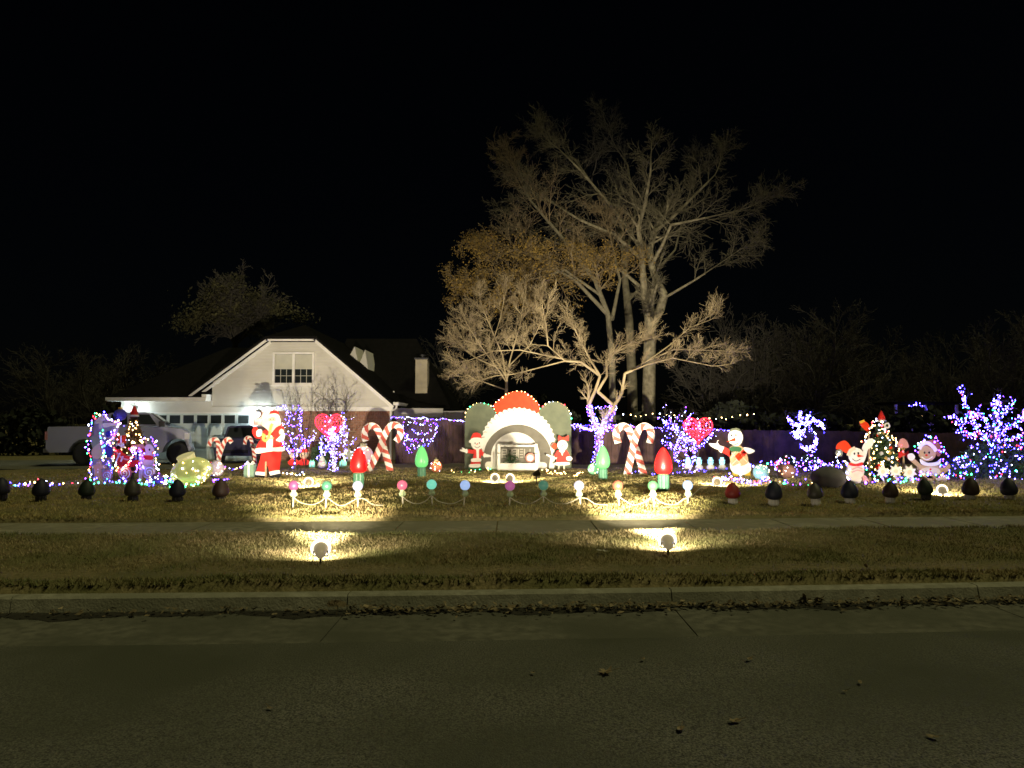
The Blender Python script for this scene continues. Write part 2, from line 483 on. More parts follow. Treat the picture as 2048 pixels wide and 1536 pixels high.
# tall tree behind the fence
rg = random.Random(3)
O_big = dict(n=[5, 5, 4, 3], kids=[1.8, 1.7, 1.9, 0], up=[.03, .02, .02, .02], ratio=.60, ang=(22, 58), max=3, rmin=.006, wob=.13)
def tall_tree(label, limbs, D, twL, seed, count):
    rg = random.Random(seed); segs = []
    root = thing('tall_bare_tree', label, 'tree', (0, 0, 0), 0, 'tall bare trees behind the fence')
    for pts, r0, r1, st, dy in limbs:
        res = limb(segs, pxl(pts, D, dy), r0, r1, 0, 3)
        m = len(res)
        for i, (p, d, r) in enumerate(res):
            if i / m < st: continue
            for _ in range(count):
                a = R(rg.uniform(30, 75)); e = d.orthogonal().normalized(); e.rotate(Matrix.Rotation(rg.uniform(0, 6.28), 3, d))
                grow(segs, rg, p, (d * math.cos(a) + e * math.sin(a)), twL * rg.uniform(.6, 1.25), min(r * .55, .06), 1, O_big)
        p, d, r = res[-1]
        grow(segs, rg, p, d, twL * 1.2, r, 0, O_big)
    return root, segs
T1 = [([(1297, 915), (1297, 800), (1299, 700), (1300, 655)], .34, .28, 2, 0),
      ([(1300, 655), (1290, 600), (1286, 550), (1283, 500), (1276, 455), (1290, 410), (1298, 360)], .21, .06, .45, -1.0),
      ([(1300, 655), (1320, 620), (1328, 590), (1312, 560), (1303, 530), (1300, 500), (1310, 462)], .24, .13, .5, .6),
      ([(1310, 462), (1340, 440), (1390, 390), (1430, 350)], .11, .04, .2, 1.5),
      ([(1303, 530), (1325, 490), (1342, 450), (1410, 436), (1480, 420)], .10, .03, .25, -1.5),
      ([(1285, 520), (1230, 470), (1160, 440), (1095, 400)], .10, .035, .15, -2.0), ([(1288, 580), (1230, 530), (1150, 500), (1075, 470)], .09, .03, .2, 1.0), ([(1283, 500), (1220, 410), (1160, 340), (1120, 300)], .09, .03, .2, .5), ([(1322, 600), (1390, 560), (1450, 520)], .07, .03, .3, .5)]
root, segs = tall_tree('tallest bare tree with thick pale trunk forking above the crossed candy canes', T1, 36, 1.5, 5, 1)
split_tree(root, segs, .05, bark_t2, bark_t)
T2 = [([(1266, 915), (1264, 760), (1258, 640), (1250, 560), (1246, 480), (1238, 420)], .30, .09, .6, 1),
      ([(1246, 480), (1200, 390), (1150, 320), (1110, 300)], .10, .03, .1, 2), ([(1250, 520), (1270, 430), (1255, 330), (1230, 290)], .09, .03, .25, 3),
      ([(1258, 600), (1350, 500), (1385, 360)], .07, .03, .4, 4)]
root, segs = tall_tree('bare tree with slimmer straight trunk just beside the tallest forking tree', T2, 39, 1.6, 8, 1)
split_tree(root, segs, .05, bark_t, bark_d)
T3 = [([(1226, 915), (1224, 720), (1216, 630), (1190, 560)], .16, .10, .7, 0), ([(1216, 630), (1150, 560), (1080, 520), (1035, 500)], .10, .03, .2, -1.5),
      ([(1190, 560), (1120, 470), (1060, 400), (1035, 350)], .10, .03, .2, 1), ([(1224, 640), (1240, 560), (1220, 470)], .09, .04, .3, 1),
      ([(1200, 590), (1130, 540), (1060, 560), (1010, 580)], .07, .03, .2, -2)]
root, segs = tall_tree('leaning bare tree holding a mass of golden brown dry leaves above the big red hat', T3, 33, 1.4, 12, 2)
split_tree(root, segs, .05, bark_t, twig_b)
tips = [s[1] for s in segs if s[4] >= 3 and s[1].z < 9.6 and rg.random() < .65]
leaves('leaves', tips, .045, gold_l, root, 2, .12)

# crape myrtles in front of the fence
O_cm = dict(n=[5, 5, 4, 3], kids=[1.4, 1.5, 2.1, 0], up=[.02, .04, .05, .05], ratio=.62, ang=(18, 55), max=3, rmin=.0038, wob=.12)
def crape(label, limbs, D, twL, seed, count, r_l=0.05):
    rg = random.Random(seed); segs = []
    root = thing('crape_myrtle', label, 'tree', (0, 0, 0), 0, 'crape myrtles on the lawn')
    for pts, r0, r1, st, dy in limbs:
        res = limb(segs, pxl(pts, D, dy), r0, r1, 0, 3)
        m = len(res)
        for i, (p, d, r) in enumerate(res):
            if i / m < st: continue
            for _ in range(count):
                a = R(rg.uniform(25, 65)); e = d.orthogonal().normalized(); e.rotate(Matrix.Rotation(rg.uniform(0, 6.28), 3, d))
                nd = d * math.cos(a) + e * math.sin(a); nd.z += .15
                grow(segs, rg, p, nd.normalized(), twL * rg.uniform(.6, 1.2), min(r * .5, .013), 1, O_cm)
        p, d, r = res[-1]
        grow(segs, rg, p, d, twL, r, 1, O_cm)
    split_tree(root, segs, r_l, bark_l, bark_l)
    return root
CM1 = [([(1197, 920), (1197, 880), (1200, 866)], .13, .12, 2, 0), ([(1200, 866), (1186, 838), (1178, 808)], .085, .075, 2, .2), ([(1200, 866), (1216, 840), (1228, 812)], .09, .075, 2, -.2),
       ([(1178, 808), (1190, 782), (1200, 752), (1180, 719), (1165, 690), (1150, 660)], .065, .02, .3, -.5),
       ([(1228, 812), (1195, 783), (1214, 752), (1212, 722), (1245, 692), (1290, 680)], .065, .02, .35, .5),
       ([(1228, 812), (1243, 788), (1250, 747), (1295, 729), (1345, 716), (1424, 732)], .065, .016, .45, -.8),
       ([(1250, 747), (1295, 722), (1348, 699), (1400, 700), (1452, 702)], .045, .014, .25, .8), ([(1295, 722), (1340, 690), (1380, 655), (1420, 640)], .035, .014, .3, 1.2),
       ([(1200, 752), (1162, 724), (1130, 722), (1096, 692), (1092, 650), (1086, 620)], .05, .014, .25, -1.2),
       ([(1162, 724), (1110, 715), (1040, 700), (985, 702), (940, 720)], .035, .012, .3, -1.5), ([(1130, 722), (1080, 735), (1030, 748), (990, 752)], .03, .012, .3, -.5)]
crape('crape myrtle with purple lights wound round its forked trunk beside the big hat', CM1, 27, .76, 21, 1, .045)
CM2 = [([(1013, 925), (1012, 840), (1013, 765)], .07, .055, 2, 0), ([(1013, 765), (1000, 745), (960, 690), (935, 650)], .04, .014, .25, -.6), ([(1013, 765), (1005, 710), (975, 640), (960, 600)], .04, .014, .25, .6),
       ([(1013, 765), (1020, 720), (1040, 650), (1050, 590)], .04, .014, .25, .3), ([(1012, 780), (970, 765), (935, 755)], .03, .012, .3, -.3), ([(1010, 750), (980, 700), (1000, 640), (1010, 590)], .04, .014, .3, 1.2),
       ([(1020, 730), (1060, 690), (1085, 640), (1080, 600)], .035, .014, .3, .8), ([(1005, 740), (950, 715), (920, 690)], .03, .012, .3, .4)]
crape('bushy crape myrtle fanning golden twigs behind the left edge of the big hat', CM2, 28.5, .68, 22, 2, .045)

# bare trees far right, far left and behind the house: one kind, copied
rg = random.Random(31)
O_far = dict(n=[7, 5, 4, 3], kids=[1.6, 1.4, 1.3, 0], up=[.05, .05, .04, .03], ratio=.5, ang=(20, 55), max=3, rmin=.016, wob=.13)
segs = []
grow(segs, rg, Vector((0, 0, 0)), Vector((0, 0, 1)), 7.0, .16, 0, O_far)
for a in (0.4, 2.1, 3.9, 5.2):
    grow(segs, rg, Vector((0, 0, rg.uniform(1, 2.5))), Vector((math.cos(a) * .5, math.sin(a) * .5, 1)).normalized(), 5.0, .09, 0, O_far)
far0 = thing('bare_tree', 'x', 'tree', (0, 0, 0), 0, 'dim bare trees around the garden')
split_tree(far0, segs, .06, bark_d, bark_d)
far_list = [(1500, 46, 1.0, 'dim bare tree behind the fence just past the snowman with raised arm'), (1575, 50, .95, 'dim bare tree rising behind the fence nearest the small blue lit tree'),
            (1632, 47, 1.05, 'dim bare tree with pale stems straight above the small blue lit tree'), (1712, 52, 1.05, 'dim bare tree behind the Christmas tree group, paler stems'),
            (1800, 56, .8, 'low dim bare tree above the neighbour porch lights'), (1905, 50, .9, 'dim bare tree behind the big blue lit tree, its nearer side'), (2010, 44, .95, 'dim bare tree at the far right edge, behind blue lights'),
            (190, 40, .62, 'dim bare tree spreading behind the white pickup truck'), (110, 43, .7, 'dim bare tree farthest to the left, beyond the truck bed'), (262, 44, .7, 'dim bare tree close to the left end of the garage roof'), (1430, 43, .75, 'dim bare shrub-like tree under the long crape myrtle branch'),
            (905, 47, .8, 'dim bare tree just right of the chimney')]
for i, (px, D, sc, lb) in enumerate(far_list):
    loc = (P(px, 845, D).x, D, .1)
    if i == 0:
        far0.location = loc; far0['label'] = lb; far0.scale = (sc,) * 3
    else:
        dup(far0, loc, rg.uniform(0, 6.28), lb, sc=sc)
# leafy tree behind the house
hl = thing('leafy_tree', 'dim leafy tree rising over the dark roof, left of the gable peak', 'tree')
segs = []
p0 = P(470, 845, 41); p0.z = 0
limb(segs, [p0, Vector((p0.x, 41, 4)), P(470, 640, 41)], .25, .12)
for q in ((400, 640), (440, 620), (460, 590), (500, 600), (540, 610), (580, 630), (480, 570)):
    grow(segs, rg, P(470, 690, 41), (P(q[0], q[1], 41 + rg.uniform(-1.5, 1.5)) - P(470, 700, 41)).normalized(), 3.0, .06, 0, O_far)
split_tree(hl, segs, .06, bark_d, bark_d)
cl = []
for cx, cy, rr, nn in ((380, 645, .7, 500), (420, 620, .9, 800), (470, 625, 1.0, 900), (450, 585, .8, 600), (520, 600, .9, 500), (560, 620, .8, 350), (470, 560, .5, 200), (600, 635, .6, 200)):
    c = P(cx, cy, 40.5)
    for _ in range(nn):
        cl.append((rg.gauss(c.x, rr * .6), rg.gauss(c.y, rr * .6), rg.gauss(c.z, rr * .38)))
leaves('leaves', cl, .10, olive_l, hl, 1, .05)

def hedge(label, x0, x1, y, h, n, sz=.16):  # hedges added as a dark backing over the lit far ground
    root = thing('hedge', label, 'hedge', (0, 0, 0), 0)
    L = []; st = []
    for k in range(n):
        x = rnd.uniform(x0, x1); hh = h * (.72 + .28 * math.sin(x * 1.1) * math.sin(x * .43 + 1)) ; z = .1 + hh * rnd.random() ** .7
        L.append((x, y + rnd.gauss(0, .35), z))
    for k in range(int((x1 - x0) * 2)):
        x = rnd.uniform(x0, x1); st.append((Vector((x, y, 0)), Vector((x + rnd.uniform(-.3, .3), y + rnd.uniform(-.2, .2), h * .7)), .03, .01, 0))
    tubes('stems', st, bark_d, root, 4)['kind'] = 'stuff'
    leaves('leaves', L, sz, mat('hedge_leaf', (.025, .03, .016), (.012, .016, .008), 2, .9), root, 1, .05)
hedge('dark hedge behind the white pickup truck', -40, -16.6, 37, 3.0, 9000, .2)
hedge('dark hedge growing behind the board fence on the right half', 2.5, 30, 33.5, 2.7, 9000, .2)
hedge('dark hedge filling the gap between chimney and big hat, behind the fence', -4.5, 2.0, 42, 3.2, 3500, .2)
# ------------------------------------------------------------------ house
HY = 31.6
def hx(px): return P(px, 845, HY).x
def hz(py): return P(CX, py, HY).z
house = thing('brick_house', 'brick house with pale clipped gable, dark roof and double garage door', 'house', (0, 0, 0))
xL, xR, zE = hx(228), hx(785), hz(818)
gxa, gxb, gzt = hx(541), hx(628), hz(684)
def gable_x(z):
    a = hx(392); b = hx(783)
    t = (z - hz(786)) / (gzt - hz(786)); l = a + (gxa - a) * t
    t2 = (z - hz(808)) / (gzt - hz(808)); r = b + (gxb - b) * t2
    return max(l, hx(423)) if z < hz(764) else l, r
# wall core
w = MB()
w.bx(xL + .3, xR - .05, HY + .12, HY + 9, .05, hz(822))
w.prism([(hx(423), hz(822)), (xR - .05, hz(822)), (xR - .12, hz(808)), (gxb, gzt), (gxa, gzt), (hx(423), hz(764))], HY + .12, HY + 9)
w.build('wall', siding_m, house)
# lapped siding boards of the gable
sdg = MB(); z = hz(813); bh = .13
while z < gzt - .02:
    z1 = min(z + bh, gzt)
    l0, r0 = gable_x(z); l1, r1 = gable_x(z1)
    sdg.add([(l0, HY - .006, z), (r0, HY - .006, z), (r1, HY + .026, z1), (l1, HY + .026, z1), (l0, HY + .1, z), (r0, HY + .1, z)], [[0, 1, 2, 3], [0, 4, 5, 1]])
    z = z1
sdg.build('siding', siding_m, house)['kind'] = 'stuff'
# brick skin right of the garage door
bk = MB(); mo = MB()
bx0, bx1, bz0, bz1 = hx(506), xR, .10, hz(822)
mo.bx(bx0, bx1 - .012, HY + .012, HY + .115, bz0, bz1 - .004)
mo.build('mortar', mortar_m, house)
z = bz0; row = 0
while z < bz1 - .23:
    x = bx0 - (.1 if row % 2 else 0)
    while x < bx1:
        a, b = max(x, bx0), min(x + .20, bx1)
        if b - a > .03: bk.bx(a, b, HY + rnd.uniform(-.004, .003), HY + .10, z, z + .062)
        x += .212
    z += .074; row += 1
x = bx0
while x < bx1 - .06:
    bk.bx(x, x + .062, HY - .002, HY + .10, z + .004, bz1 - .008); x += .074
bk.build('brick', brick_m, house)['kind'] = 'stuff'
# frieze boards and trims
t = MB(); t.bx(hx(500), xR + .02, HY - .05, HY + .1, hz(822), hz(813.4)); t.build('frieze_board', white_p, house)
t = MB(); t.bx(xL + .3, hx(423), HY - .03, HY + .11, hz(826), hz(801)); t.build('garage_lintel', siding_m, house)
t = MB(); t.bx(hx(423), hx(500), HY - .028, HY + .11, hz(826), hz(813.4)); t.build('garage_lintel', siding_m, house)
def rake(p0, p1, wdt, y0, y1, m, nm):
    dx, dz = p1[0] - p0[0], p1[1] - p0[1]; l = math.hypot(dx, dz); nx, nz = dz / l * wdt, -dx / l * wdt
    if nz > 0: nx, nz = -nx, -nz
    MB().prism([p0, p1, (p1[0] + nx, p1[1] + nz), (p0[0] + nx, p0[1] + nz)], y0, y1).build(nm, m, house)
A, B, Cc, Dd = (hx(382), hz(789)), (hx(535), hz(676)), (hx(634), hz(676)), (hx(793), hz(810))
rake(A, B, .17, HY - .42, HY - .38, white_p, 'rake_board'); rake(Cc, Dd, .17, HY - .42, HY - .38, white_p, 'rake_board')
rake((B[0], B[1]), (Cc[0], Cc[1]), .17, HY - .42, HY - .38, white_p, 'rake_board')
rake((A[0] + .25, A[1] - .02), (B[0] + .05, B[1] - .13), .10, HY - .03, HY + .02, white_p, 'gable_trim'); rake((Cc[0] - .05, Cc[1] - .13), (Dd[0] - .2, Dd[1] - .02), .10, HY - .03, HY + .02, white_p, 'gable_trim')
# roof slopes
rf = MB(); yb = HY + 11
rx, rzt, ry = (B[0] + Cc[0]) / 2, 6.1, HY + 1.7
def slab(q, th=.12):
    n = len(q); return q + [(x, y, z - th) for x, y, z in q], [list(range(n)), list(range(2 * n - 1, n - 1, -1))] + [[j, i, i + n, j + n] for i, j in [(k, (k + 1) % n) for k in range(n)]]
e = .025; yf = HY - .45
rf.add(*slab([(A[0], yf, A[1] + e), (B[0], yf, B[1] + e), (rx, ry, rzt), (rx, yb, rzt), (A[0], yb, A[1] + e)][::-1]))
rf.add(*slab([(Dd[0], yf, Dd[1] + e), (Cc[0], yf, Cc[1] + e), (rx, ry, rzt), (rx, yb, rzt), (Dd[0], yb, Dd[1] + e)]))
rf.add(*slab([(B[0], yf, B[1] + e), (Cc[0], yf, Cc[1] + e), (rx, ry, rzt)]))
ez = hz(797)
rf.add(*slab([(xL - .1, HY - .5, ez + .04), (hx(420), HY - .5, ez + .04), (hx(420), HY + 4.5, ez + 2.6), (xL + 3, HY + 4.5, ez + 2.6)]))
rf.add(*slab([(xL - .1, HY - .5, ez + .04), (xL + 3, HY + 4.5, ez + 2.6), (xL + 3, HY + 9, ez + 2.6), (xL - .1, HY + 9, ez + .04)][::-1]))
roof = rf.build('roof', roof_m, house)
t = MB(); t.bx(xL - .1, hx(421), HY - .55, HY - .51, ez - .11, ez + .03); t.build('fascia', white_p, house)
t = MB(); t.bx(xL - .05, hx(420), HY - .50, HY - .04, ez - .13, ez - .085); t.build('soffit', white_p, house)
t = MB(); t.bx(hx(412), hx(421), HY - .5, HY + .1, ez - .12, ez + .16); t.build('eave_return', white_p, house)
# rear wing, ridge along x, with porch
rw = MB(); rw.bx(-9, -3.4, HY + 4.5, HY + 13, .05, 2.35); rw.build('wall', siding_m, house)
rw = MB()
rw.add(*slab([(-9, HY + 4.0, 2.4), (-2.9, HY + 4.0, 2.4), (-5.2, HY + 9, 6.3), (-9, HY + 9, 6.3)]))
rw.add(*slab([(-2.9, HY + 4.0, 2.4), (-2.9, HY + 13, 2.4), (-5.2, HY + 9, 6.3)]))
rw.build('rear_roof', roof_m, house)
# porch fascia
pc = MB(); pz = P(CX, 832, 33).z
pc.add(*slab([(P(786, 845, 32).x, 32, 2.30), (P(884, 845, 33.5).x, 33.5, 2.36), (P(884, 845, 36).x, 36, 2.5), (P(790, 845, 36).x, 36, 3.1)], .05))
pc.build('porch_roof', roof_m, house)
a, b = P(788, 845, 32).x, P(886, 845, 33.5).x
pc = MB(); pc.add([(a, 31.95, 1.90), (b, 33.45, 2.0), (b, 33.45, 2.38), (a, 31.95, 2.36), (a, 32.05, 1.90), (b, 33.55, 2.0), (b, 33.55, 2.38), (a, 32.05, 2.36)],
                  [[0, 1, 2, 3], [7, 6, 5, 4], [0, 4, 5, 1], [3, 2, 6, 7], [1, 5, 6, 2], [0, 3, 7, 4]]); pc.build('porch_fascia', siding_m, house)
pc = MB(); a, b = P(886, 845, 34).x, P(938, 845, 34).x; pc.bx(a, b, 34, 34.1, P(886, 840, 34).z, P(886, 822, 34).z); pc.build('porch_side_wall', siding_m, house)
for px in (802, 884):
    pc = MB(); q = P(px, 845, 33); pc.bx(q.x - .07, q.x + .07, 33.2, 33.34, .1, 2.1); pc.build('porch_post', white_p, house)
# gutter and downspout at the right corner
g = MB(); q0, q1, q2, q3 = (xR + .22, HY - .35, hz(811)), (xR + .20, HY - .34, hz(818)), (xR - .06, HY - .1, hz(823)), (xR - .06, HY - .06, .2)
g.tube([q0, q1, q2, q3], .05, 6); g.build('downspout', white_p, house)
g = MB(); g.bx(xR + .1, xR + .32, HY - .46, HY + 4, hz(811), hz(805)); g.build('gutter', white_p, house)
# chimney
ch = MB(); q = P(842, 845, 36.6); ch.bx(q.x - .29, q.x + .29, 36.6, 37.4, 2.9, P(842, 719, 36.6).z); cho = ch.build('chimney', mat('chimney_siding', (.42, .37, .26), (.35, .31, .22), 4, .8, .2), house)
ch = MB(); zz = P(842, 719, 36.6).z; ch.bx(q.x - .34, q.x + .34, 36.54, 37.46, zz, zz + .08); ch.lathe([(.10, zz + .08), (.10, zz + .2), (.16, zz + .21), (.16, zz + .27)], 10, (q.x + .02, 37.0, 0)); ch.build('chimney_cap', dark_m, cho)
# dormer gables and vents on the rear roof
for (px, py, wd, hh) in ((706, 722, .62, .95), (728, 724, .40, .80)):
    q = P(px, py, 36.5)
    d = MB(); d.prism([(q.x - wd / 2, q.z), (q.x + wd / 2, q.z - .35), (q.x + wd * .12, q.z + hh * .75)], 36.5, 38.6); d.build('dormer', siding_m, house)
for (px, py) in ((762, 778), (787, 788)):
    q = P(px, py, 35.9); MB().tube([q + Vector((0, 0, -.25)), q + Vector((0, 0, .14))], .045, 8).build('roof_vent', white_p, house)
# gable window
WY = HY - .035
wx0, wx1, wz0, wz1 = hx(544.5), hx(628), hz(770), hz(704.5)
fr = MB(); ft = .085
fr.bx(wx0, wx1, WY - .06, WY + .03, wz1 - ft, wz1); fr.bx(wx0, wx1, WY - .06, WY + .03, wz0, wz0 + ft)
fr.bx(wx0, wx0 + ft, WY - .06, WY + .03, wz0 + ft, wz1 - ft); fr.bx(wx1 - ft, wx1, WY - .06, WY + .03, wz0 + ft, wz1 - ft)
xm = (wx0 + wx1) / 2; fr.bx(xm - .05, xm + .05, WY - .05, WY + .03, wz0 + ft, wz1 - ft)
win = MB(); win = fr.build('window', white_p, house)
MB().bx(wx0 - .05, wx1 + .05, WY - .09, WY + .01, wz0 - .06, wz0).build('sill', white_p, win)
zm = hz(737.5)
for (a, b) in ((wx0 + ft, xm - .05), (xm + .05, wx1 - ft)):
    bl = MB(); zz = zm + .03
    while zz < wz1 - ft - .01:
        bl.box(((a + b) / 2, WY - .005, zz + .015), (b - a - .02, .012, .034), Matrix.Rotation(R(25), 3, 'X')); zz += .036
    bl.build('blind', blind_m, win)
    MB().bx(a, b, WY + .02, WY + .03, wz0 + ft, wz1 - ft).build('pane', glass_d, win)
    s = MB(); s.bx(a, b, WY - .03, WY + .015, zm - .02, zm + .03)
    for k in (1, 2): s.bx(a + (b - a) * k / 3 - .009, a + (b - a) * k / 3 + .009, WY - .012, WY + .012, wz0 + ft, zm - .02)
    zc = (wz0 + ft + zm) / 2; s.bx(a, b, WY - .010, WY + .010, zc - .009, zc + .009)
    s.build('sash', blind_m, win)
# garage door
gx0, gx1, gz0, gz1 = hx(281), hx(500), .175, hz(827)
gd = MB(); gd.bx(gx0, gx1, HY + .03, HY + .10, gz0, gz1); gdo = gd.build('garage_door', door_m, house)
ph = (gz1 - gz0) / 4; pwid = (gx1 - gx0) / 8
for r_ in range(4):
    for c_ in range(8):
        x0, x1 = gx0 + c_ * pwid + .06, gx0 + (c_ + 1) * pwid - .06
        z0, z1 = gz0 + r_ * ph + .07, gz0 + (r_ + 1) * ph - .07
        if r_ == 3:
            MB().bx(x0, x1, HY + .018, HY + .028, z0, z1).build('pane', glass_d, gdo)
            s = MB(); s.bx(x0 - .025, x1 + .025, HY + .005, HY + .03, z1, z1 + .025); s.bx(x0 - .025, x1 + .025, HY + .005, HY + .03, z0 - .025, z0)
            s.bx(x0 - .025, x0, HY + .005, HY + .03, z0, z1); s.bx(x1, x1 + .025, HY + .005, HY + .03, z0, z1); s.build('pane_frame', door_m, gdo)
        else:
            MB().bx(x0, x1, HY + .014, HY + .029, z0, z1).build('door_panel', door_m, gdo)
s = MB(); s.bx(gx0 - .12, gx0, HY - .02, HY + .1, gz0, gz1); s.bx(gx1, gx1 + .12, HY - .02, HY + .1, gz0, gz1); s.bx(gx0 - .12, gx1 + .12, HY - .04, HY + .1, gz1, gz1 + .05); s.build('door_frame', white_p, house)
# wall lanterns by the garage
def point(name, parent, loc, e, col, r=.06):
    l = bpy.data.lights.new(name, 'POINT'); l.energy = e; l.color = col; l.shadow_soft_size = r
    o = bpy.data.objects.new(name, l); C.objects.link(o); o.parent = parent; o.location = loc
    return o
for px, py, e, lb in ((516, 829, 105, 'glaring white wall lantern on the house between garage door and Santa'), (268, 823, 60, 'white wall lantern at the truck end of the garage door')):
    q = P(px, py, HY - .16)
    ln = thing('wall_lantern', lb, 'lamp', q, 0, 'lanterns beside the garage door')
    MB().bx(-.04, .04, .06, .15, -.10, .10).build('back_plate', dark_m, ln)
    MB().lathe([(.035, -.09), (.075, -.05), (.085, .06), (.05, .09)], 10).build('lamp_glass', E_cool, ln, True)
    MB().lathe([(.10, .10), (.02, .15)], 10).build('cap', dark_m, ln)
    point('lantern_light', ln, (0, -.14, 0), e, (.82, .97, 1.0), .08)

# ------------------------------------------------------------------ fence
fen = thing('wooden_fence', 'long reddish brown board fence closing the back of the lawn', 'fence')
FPTS = [(786, 837.5), (932, 840), (1140, 849), (1330, 855), (1470, 860), (1690, 862), (1850, 866)]
def ftop(x):
    for (a, ya), (b, yb_) in zip(FPTS[:-1], FPTS[1:]):
        X0, X1 = P(a, ya, 29.2).x, P(b, yb_, 29.2).x
        if x <= X1: return P(a, ya, 29.2).z + (P(b, yb_, 29.2).z - P(a, ya, 29.2).z) * max(0, (x - X0) / (X1 - X0))
    return P(1850, 866, 29.2).z
x = P(786, 845, 29.2).x + .1; xe = 24.0
while x < xe:
    pn = MB(); x1 = x + 2.3; k = x
    while k < x1 - .05:
        tz = ftop(k) + rnd.uniform(-.012, .012); yy = 29.2 + rnd.uniform(-.006, .006)
        pn.bx(k, k + .132, yy, yy + .02, .1 + rnd.uniform(0, .03), tz); k += .14
    pn.bx(x, x1, 29.225, 29.265, .4, .49); pn.bx(x, x1, 29.225, 29.265, 1.05, 1.14)
    pn.build('board_panel', fence_m, fen)
    MB().bx(x1 - .02, x1 + .08, 29.23, 29.33, .05, ftop(x1) + .03).build('post', fence_m, fen)
    x = x1 + .03

# ------------------------------------------------------------------ vehicles
def arc(cx, cz, r, a0, a1, n=8): return [(cx + r * math.cos(R(a0 + (a1 - a0) * i / n)), cz + r * math.sin(R(a0 + (a1 - a0) * i / n))) for i in range(n + 1)]
def wheel(parent, x, y, r, w):
    rot = Matrix.Rotation(R(90), 3, 'X')
    wh = MB().lathe([(r * .62, -w / 2), (r * .93, -w / 2), (r, -w * .3), (r, w * .3), (r * .93, w / 2), (r * .62, w / 2)], 24, (x, y, r), rot).build('tyre', tyre_m, parent, True)
    rm = MB(); rm.lathe([(r * .62, -w * .30), (r * .60, -w * .44), (r * .52, -w * .30), (r * .14, -w * .36), (.01, -w * .40)], 20, (x, y, r), Matrix.Rotation(R(-90) if False else R(90), 3, 'X') @ Matrix.Scale(-1, 3, (0, 0, 1)))
    for k in range(6):
        a = k * math.pi / 3
        rm.box((x + math.cos(a) * r * .34, y - w * .42, r + math.sin(a) * r * .34), (r * .44, .03, r * .13), Matrix.Rotation(-a, 3, 'Y'))
    rm.build('rim', rim_m, wh)
tb = G(222, 934)
truck = thing('pickup_truck', 'white pickup truck parked on the driveway behind the candy display', 'truck', (P(219, 845, 27.6).x, 28.6, .175))
s_ = 5.35
def TX(px): return (px - 222) * 27.6 / 1500
prof = [(TX(83), .62), (TX(83), 1.05), (TX(86), 1.42)] + [(TX(190), 1.44), (TX(316), 1.40), (TX(345), 1.33), (TX(358), 1.2), (TX(361), .9), (TX(361), .5)] + [(TX(338) + .56, .5)] + arc(TX(338), .42, .56, 0, 180)[1:-1] + [(TX(338) - .56, .45), (TX(155) + .56, .45)] + arc(TX(155), .42, .56, 0, 180)[1:-1] + [(TX(155) - .56, .5), (TX(90), .5)]
body = MB().prism(prof, -.95, .95).build('body', truck_m, truck)
cabp = [(TX(190), 1.45), (TX(198), 1.9), (TX(215), 1.97), (TX(268), 1.97), (TX(282), 1.92), (TX(318), 1.42)]
MB().prism(cabp, -.80, .80).build('cab', truck_m, truck)
for a, b, c in ((TX(201), TX(236), 'side_window'), (TX(241), TX(280), 'side_window')):
    MB().prism([(a, 1.50), (b + (.25 if b > TX(260) else 0), 1.50), (b - .02, 1.88), (a + .06, 1.88)], -.815, -.80).build(c, glass_d, truck)
MB().add([(TX(285), -.70, 1.88), (TX(316), -.74, 1.47), (TX(316), .74, 1.47), (TX(285), .70, 1.88)], [[0, 1, 2, 3]]).build('windscreen', glass_d, truck, loc=(.03, 0, .03))
MB().bx(TX(300), TX(312), -1.13, -.96, 1.42, 1.62).build('wing_mirror', dark_m, truck)
MB().bx(TX(82) - .02, TX(86), -.96, -.80, .95, 1.25).build('tail_light', mat('tail_lens', (.45, .2, .18), None, 4, .3), truck)
MB().bx(TX(352), TX(361) + .02, -.96, -.7, .95, 1.18).build('headlight', mat('lamp_lens', (.6, .6, .6), None, 4, .2), truck)
MB().bx(TX(78), TX(92), -.92, .92, .5, .64).build('bumper', rim_m, truck)
MB().bx(TX(236), TX(238), -.958, -.95, .62, 1.40).build('door_seam', dark_m, truck)
wheel(truck, TX(155), -.82, .42, .27); wheel(truck, TX(338), -.82, .42, .27); wheel(truck, TX(155), .82, .42, .27); wheel(truck, TX(338), .82, .42, .27)
truck.rotation_euler = (0, 0, R(20)); truck.scale = (.92, 1, 1)
# dark car facing the street behind the striped canes
cr = thing('dark_car', 'dark blue car parked in front of the garage door, behind Santa', 'car', (P(474, 845, 29.3).x, 29.3, .175))
navy = mat('dark_car_paint', (.05, .05, .09), None, 2, .3, spec=.6)
bp = [(-.82, .28), (.82, .28), (.86, .55), (.84, .86), (.70, .96), (-.70, .96), (-.84, .86), (-.86, .55)]
MB().prism(bp, -.1, 1.9).build('body', navy, cr)
MB().prism([(-.70, .962), (.70, .962), (.55, 1.40), (.42, 1.45), (-.42, 1.45), (-.55, 1.40)], .5, 1.8).build('cabin', navy, cr)
MB().prism([(-.60, 1.0), (.60, 1.0), (.48, 1.36), (-.48, 1.36)], .488, .499).build('windscreen', glass_d, cr)
for sx in (-1, 1):
    MB().bx(sx * .70 - .13, sx * .70 + .13, -.125, -.08, .62, .76).build('headlight', MATS['lamp_lens'], cr)
    MB().lathe([(.30, -.1), (.30, .1)], 18, (sx * .72, .25, .30), Matrix.Rotation(R(90), 3, 'Y')).build('tyre', tyre_m, cr)
MB().bx(-.5, .5, -.12, -.09, .38, .52).build('grille', dark_m, cr)

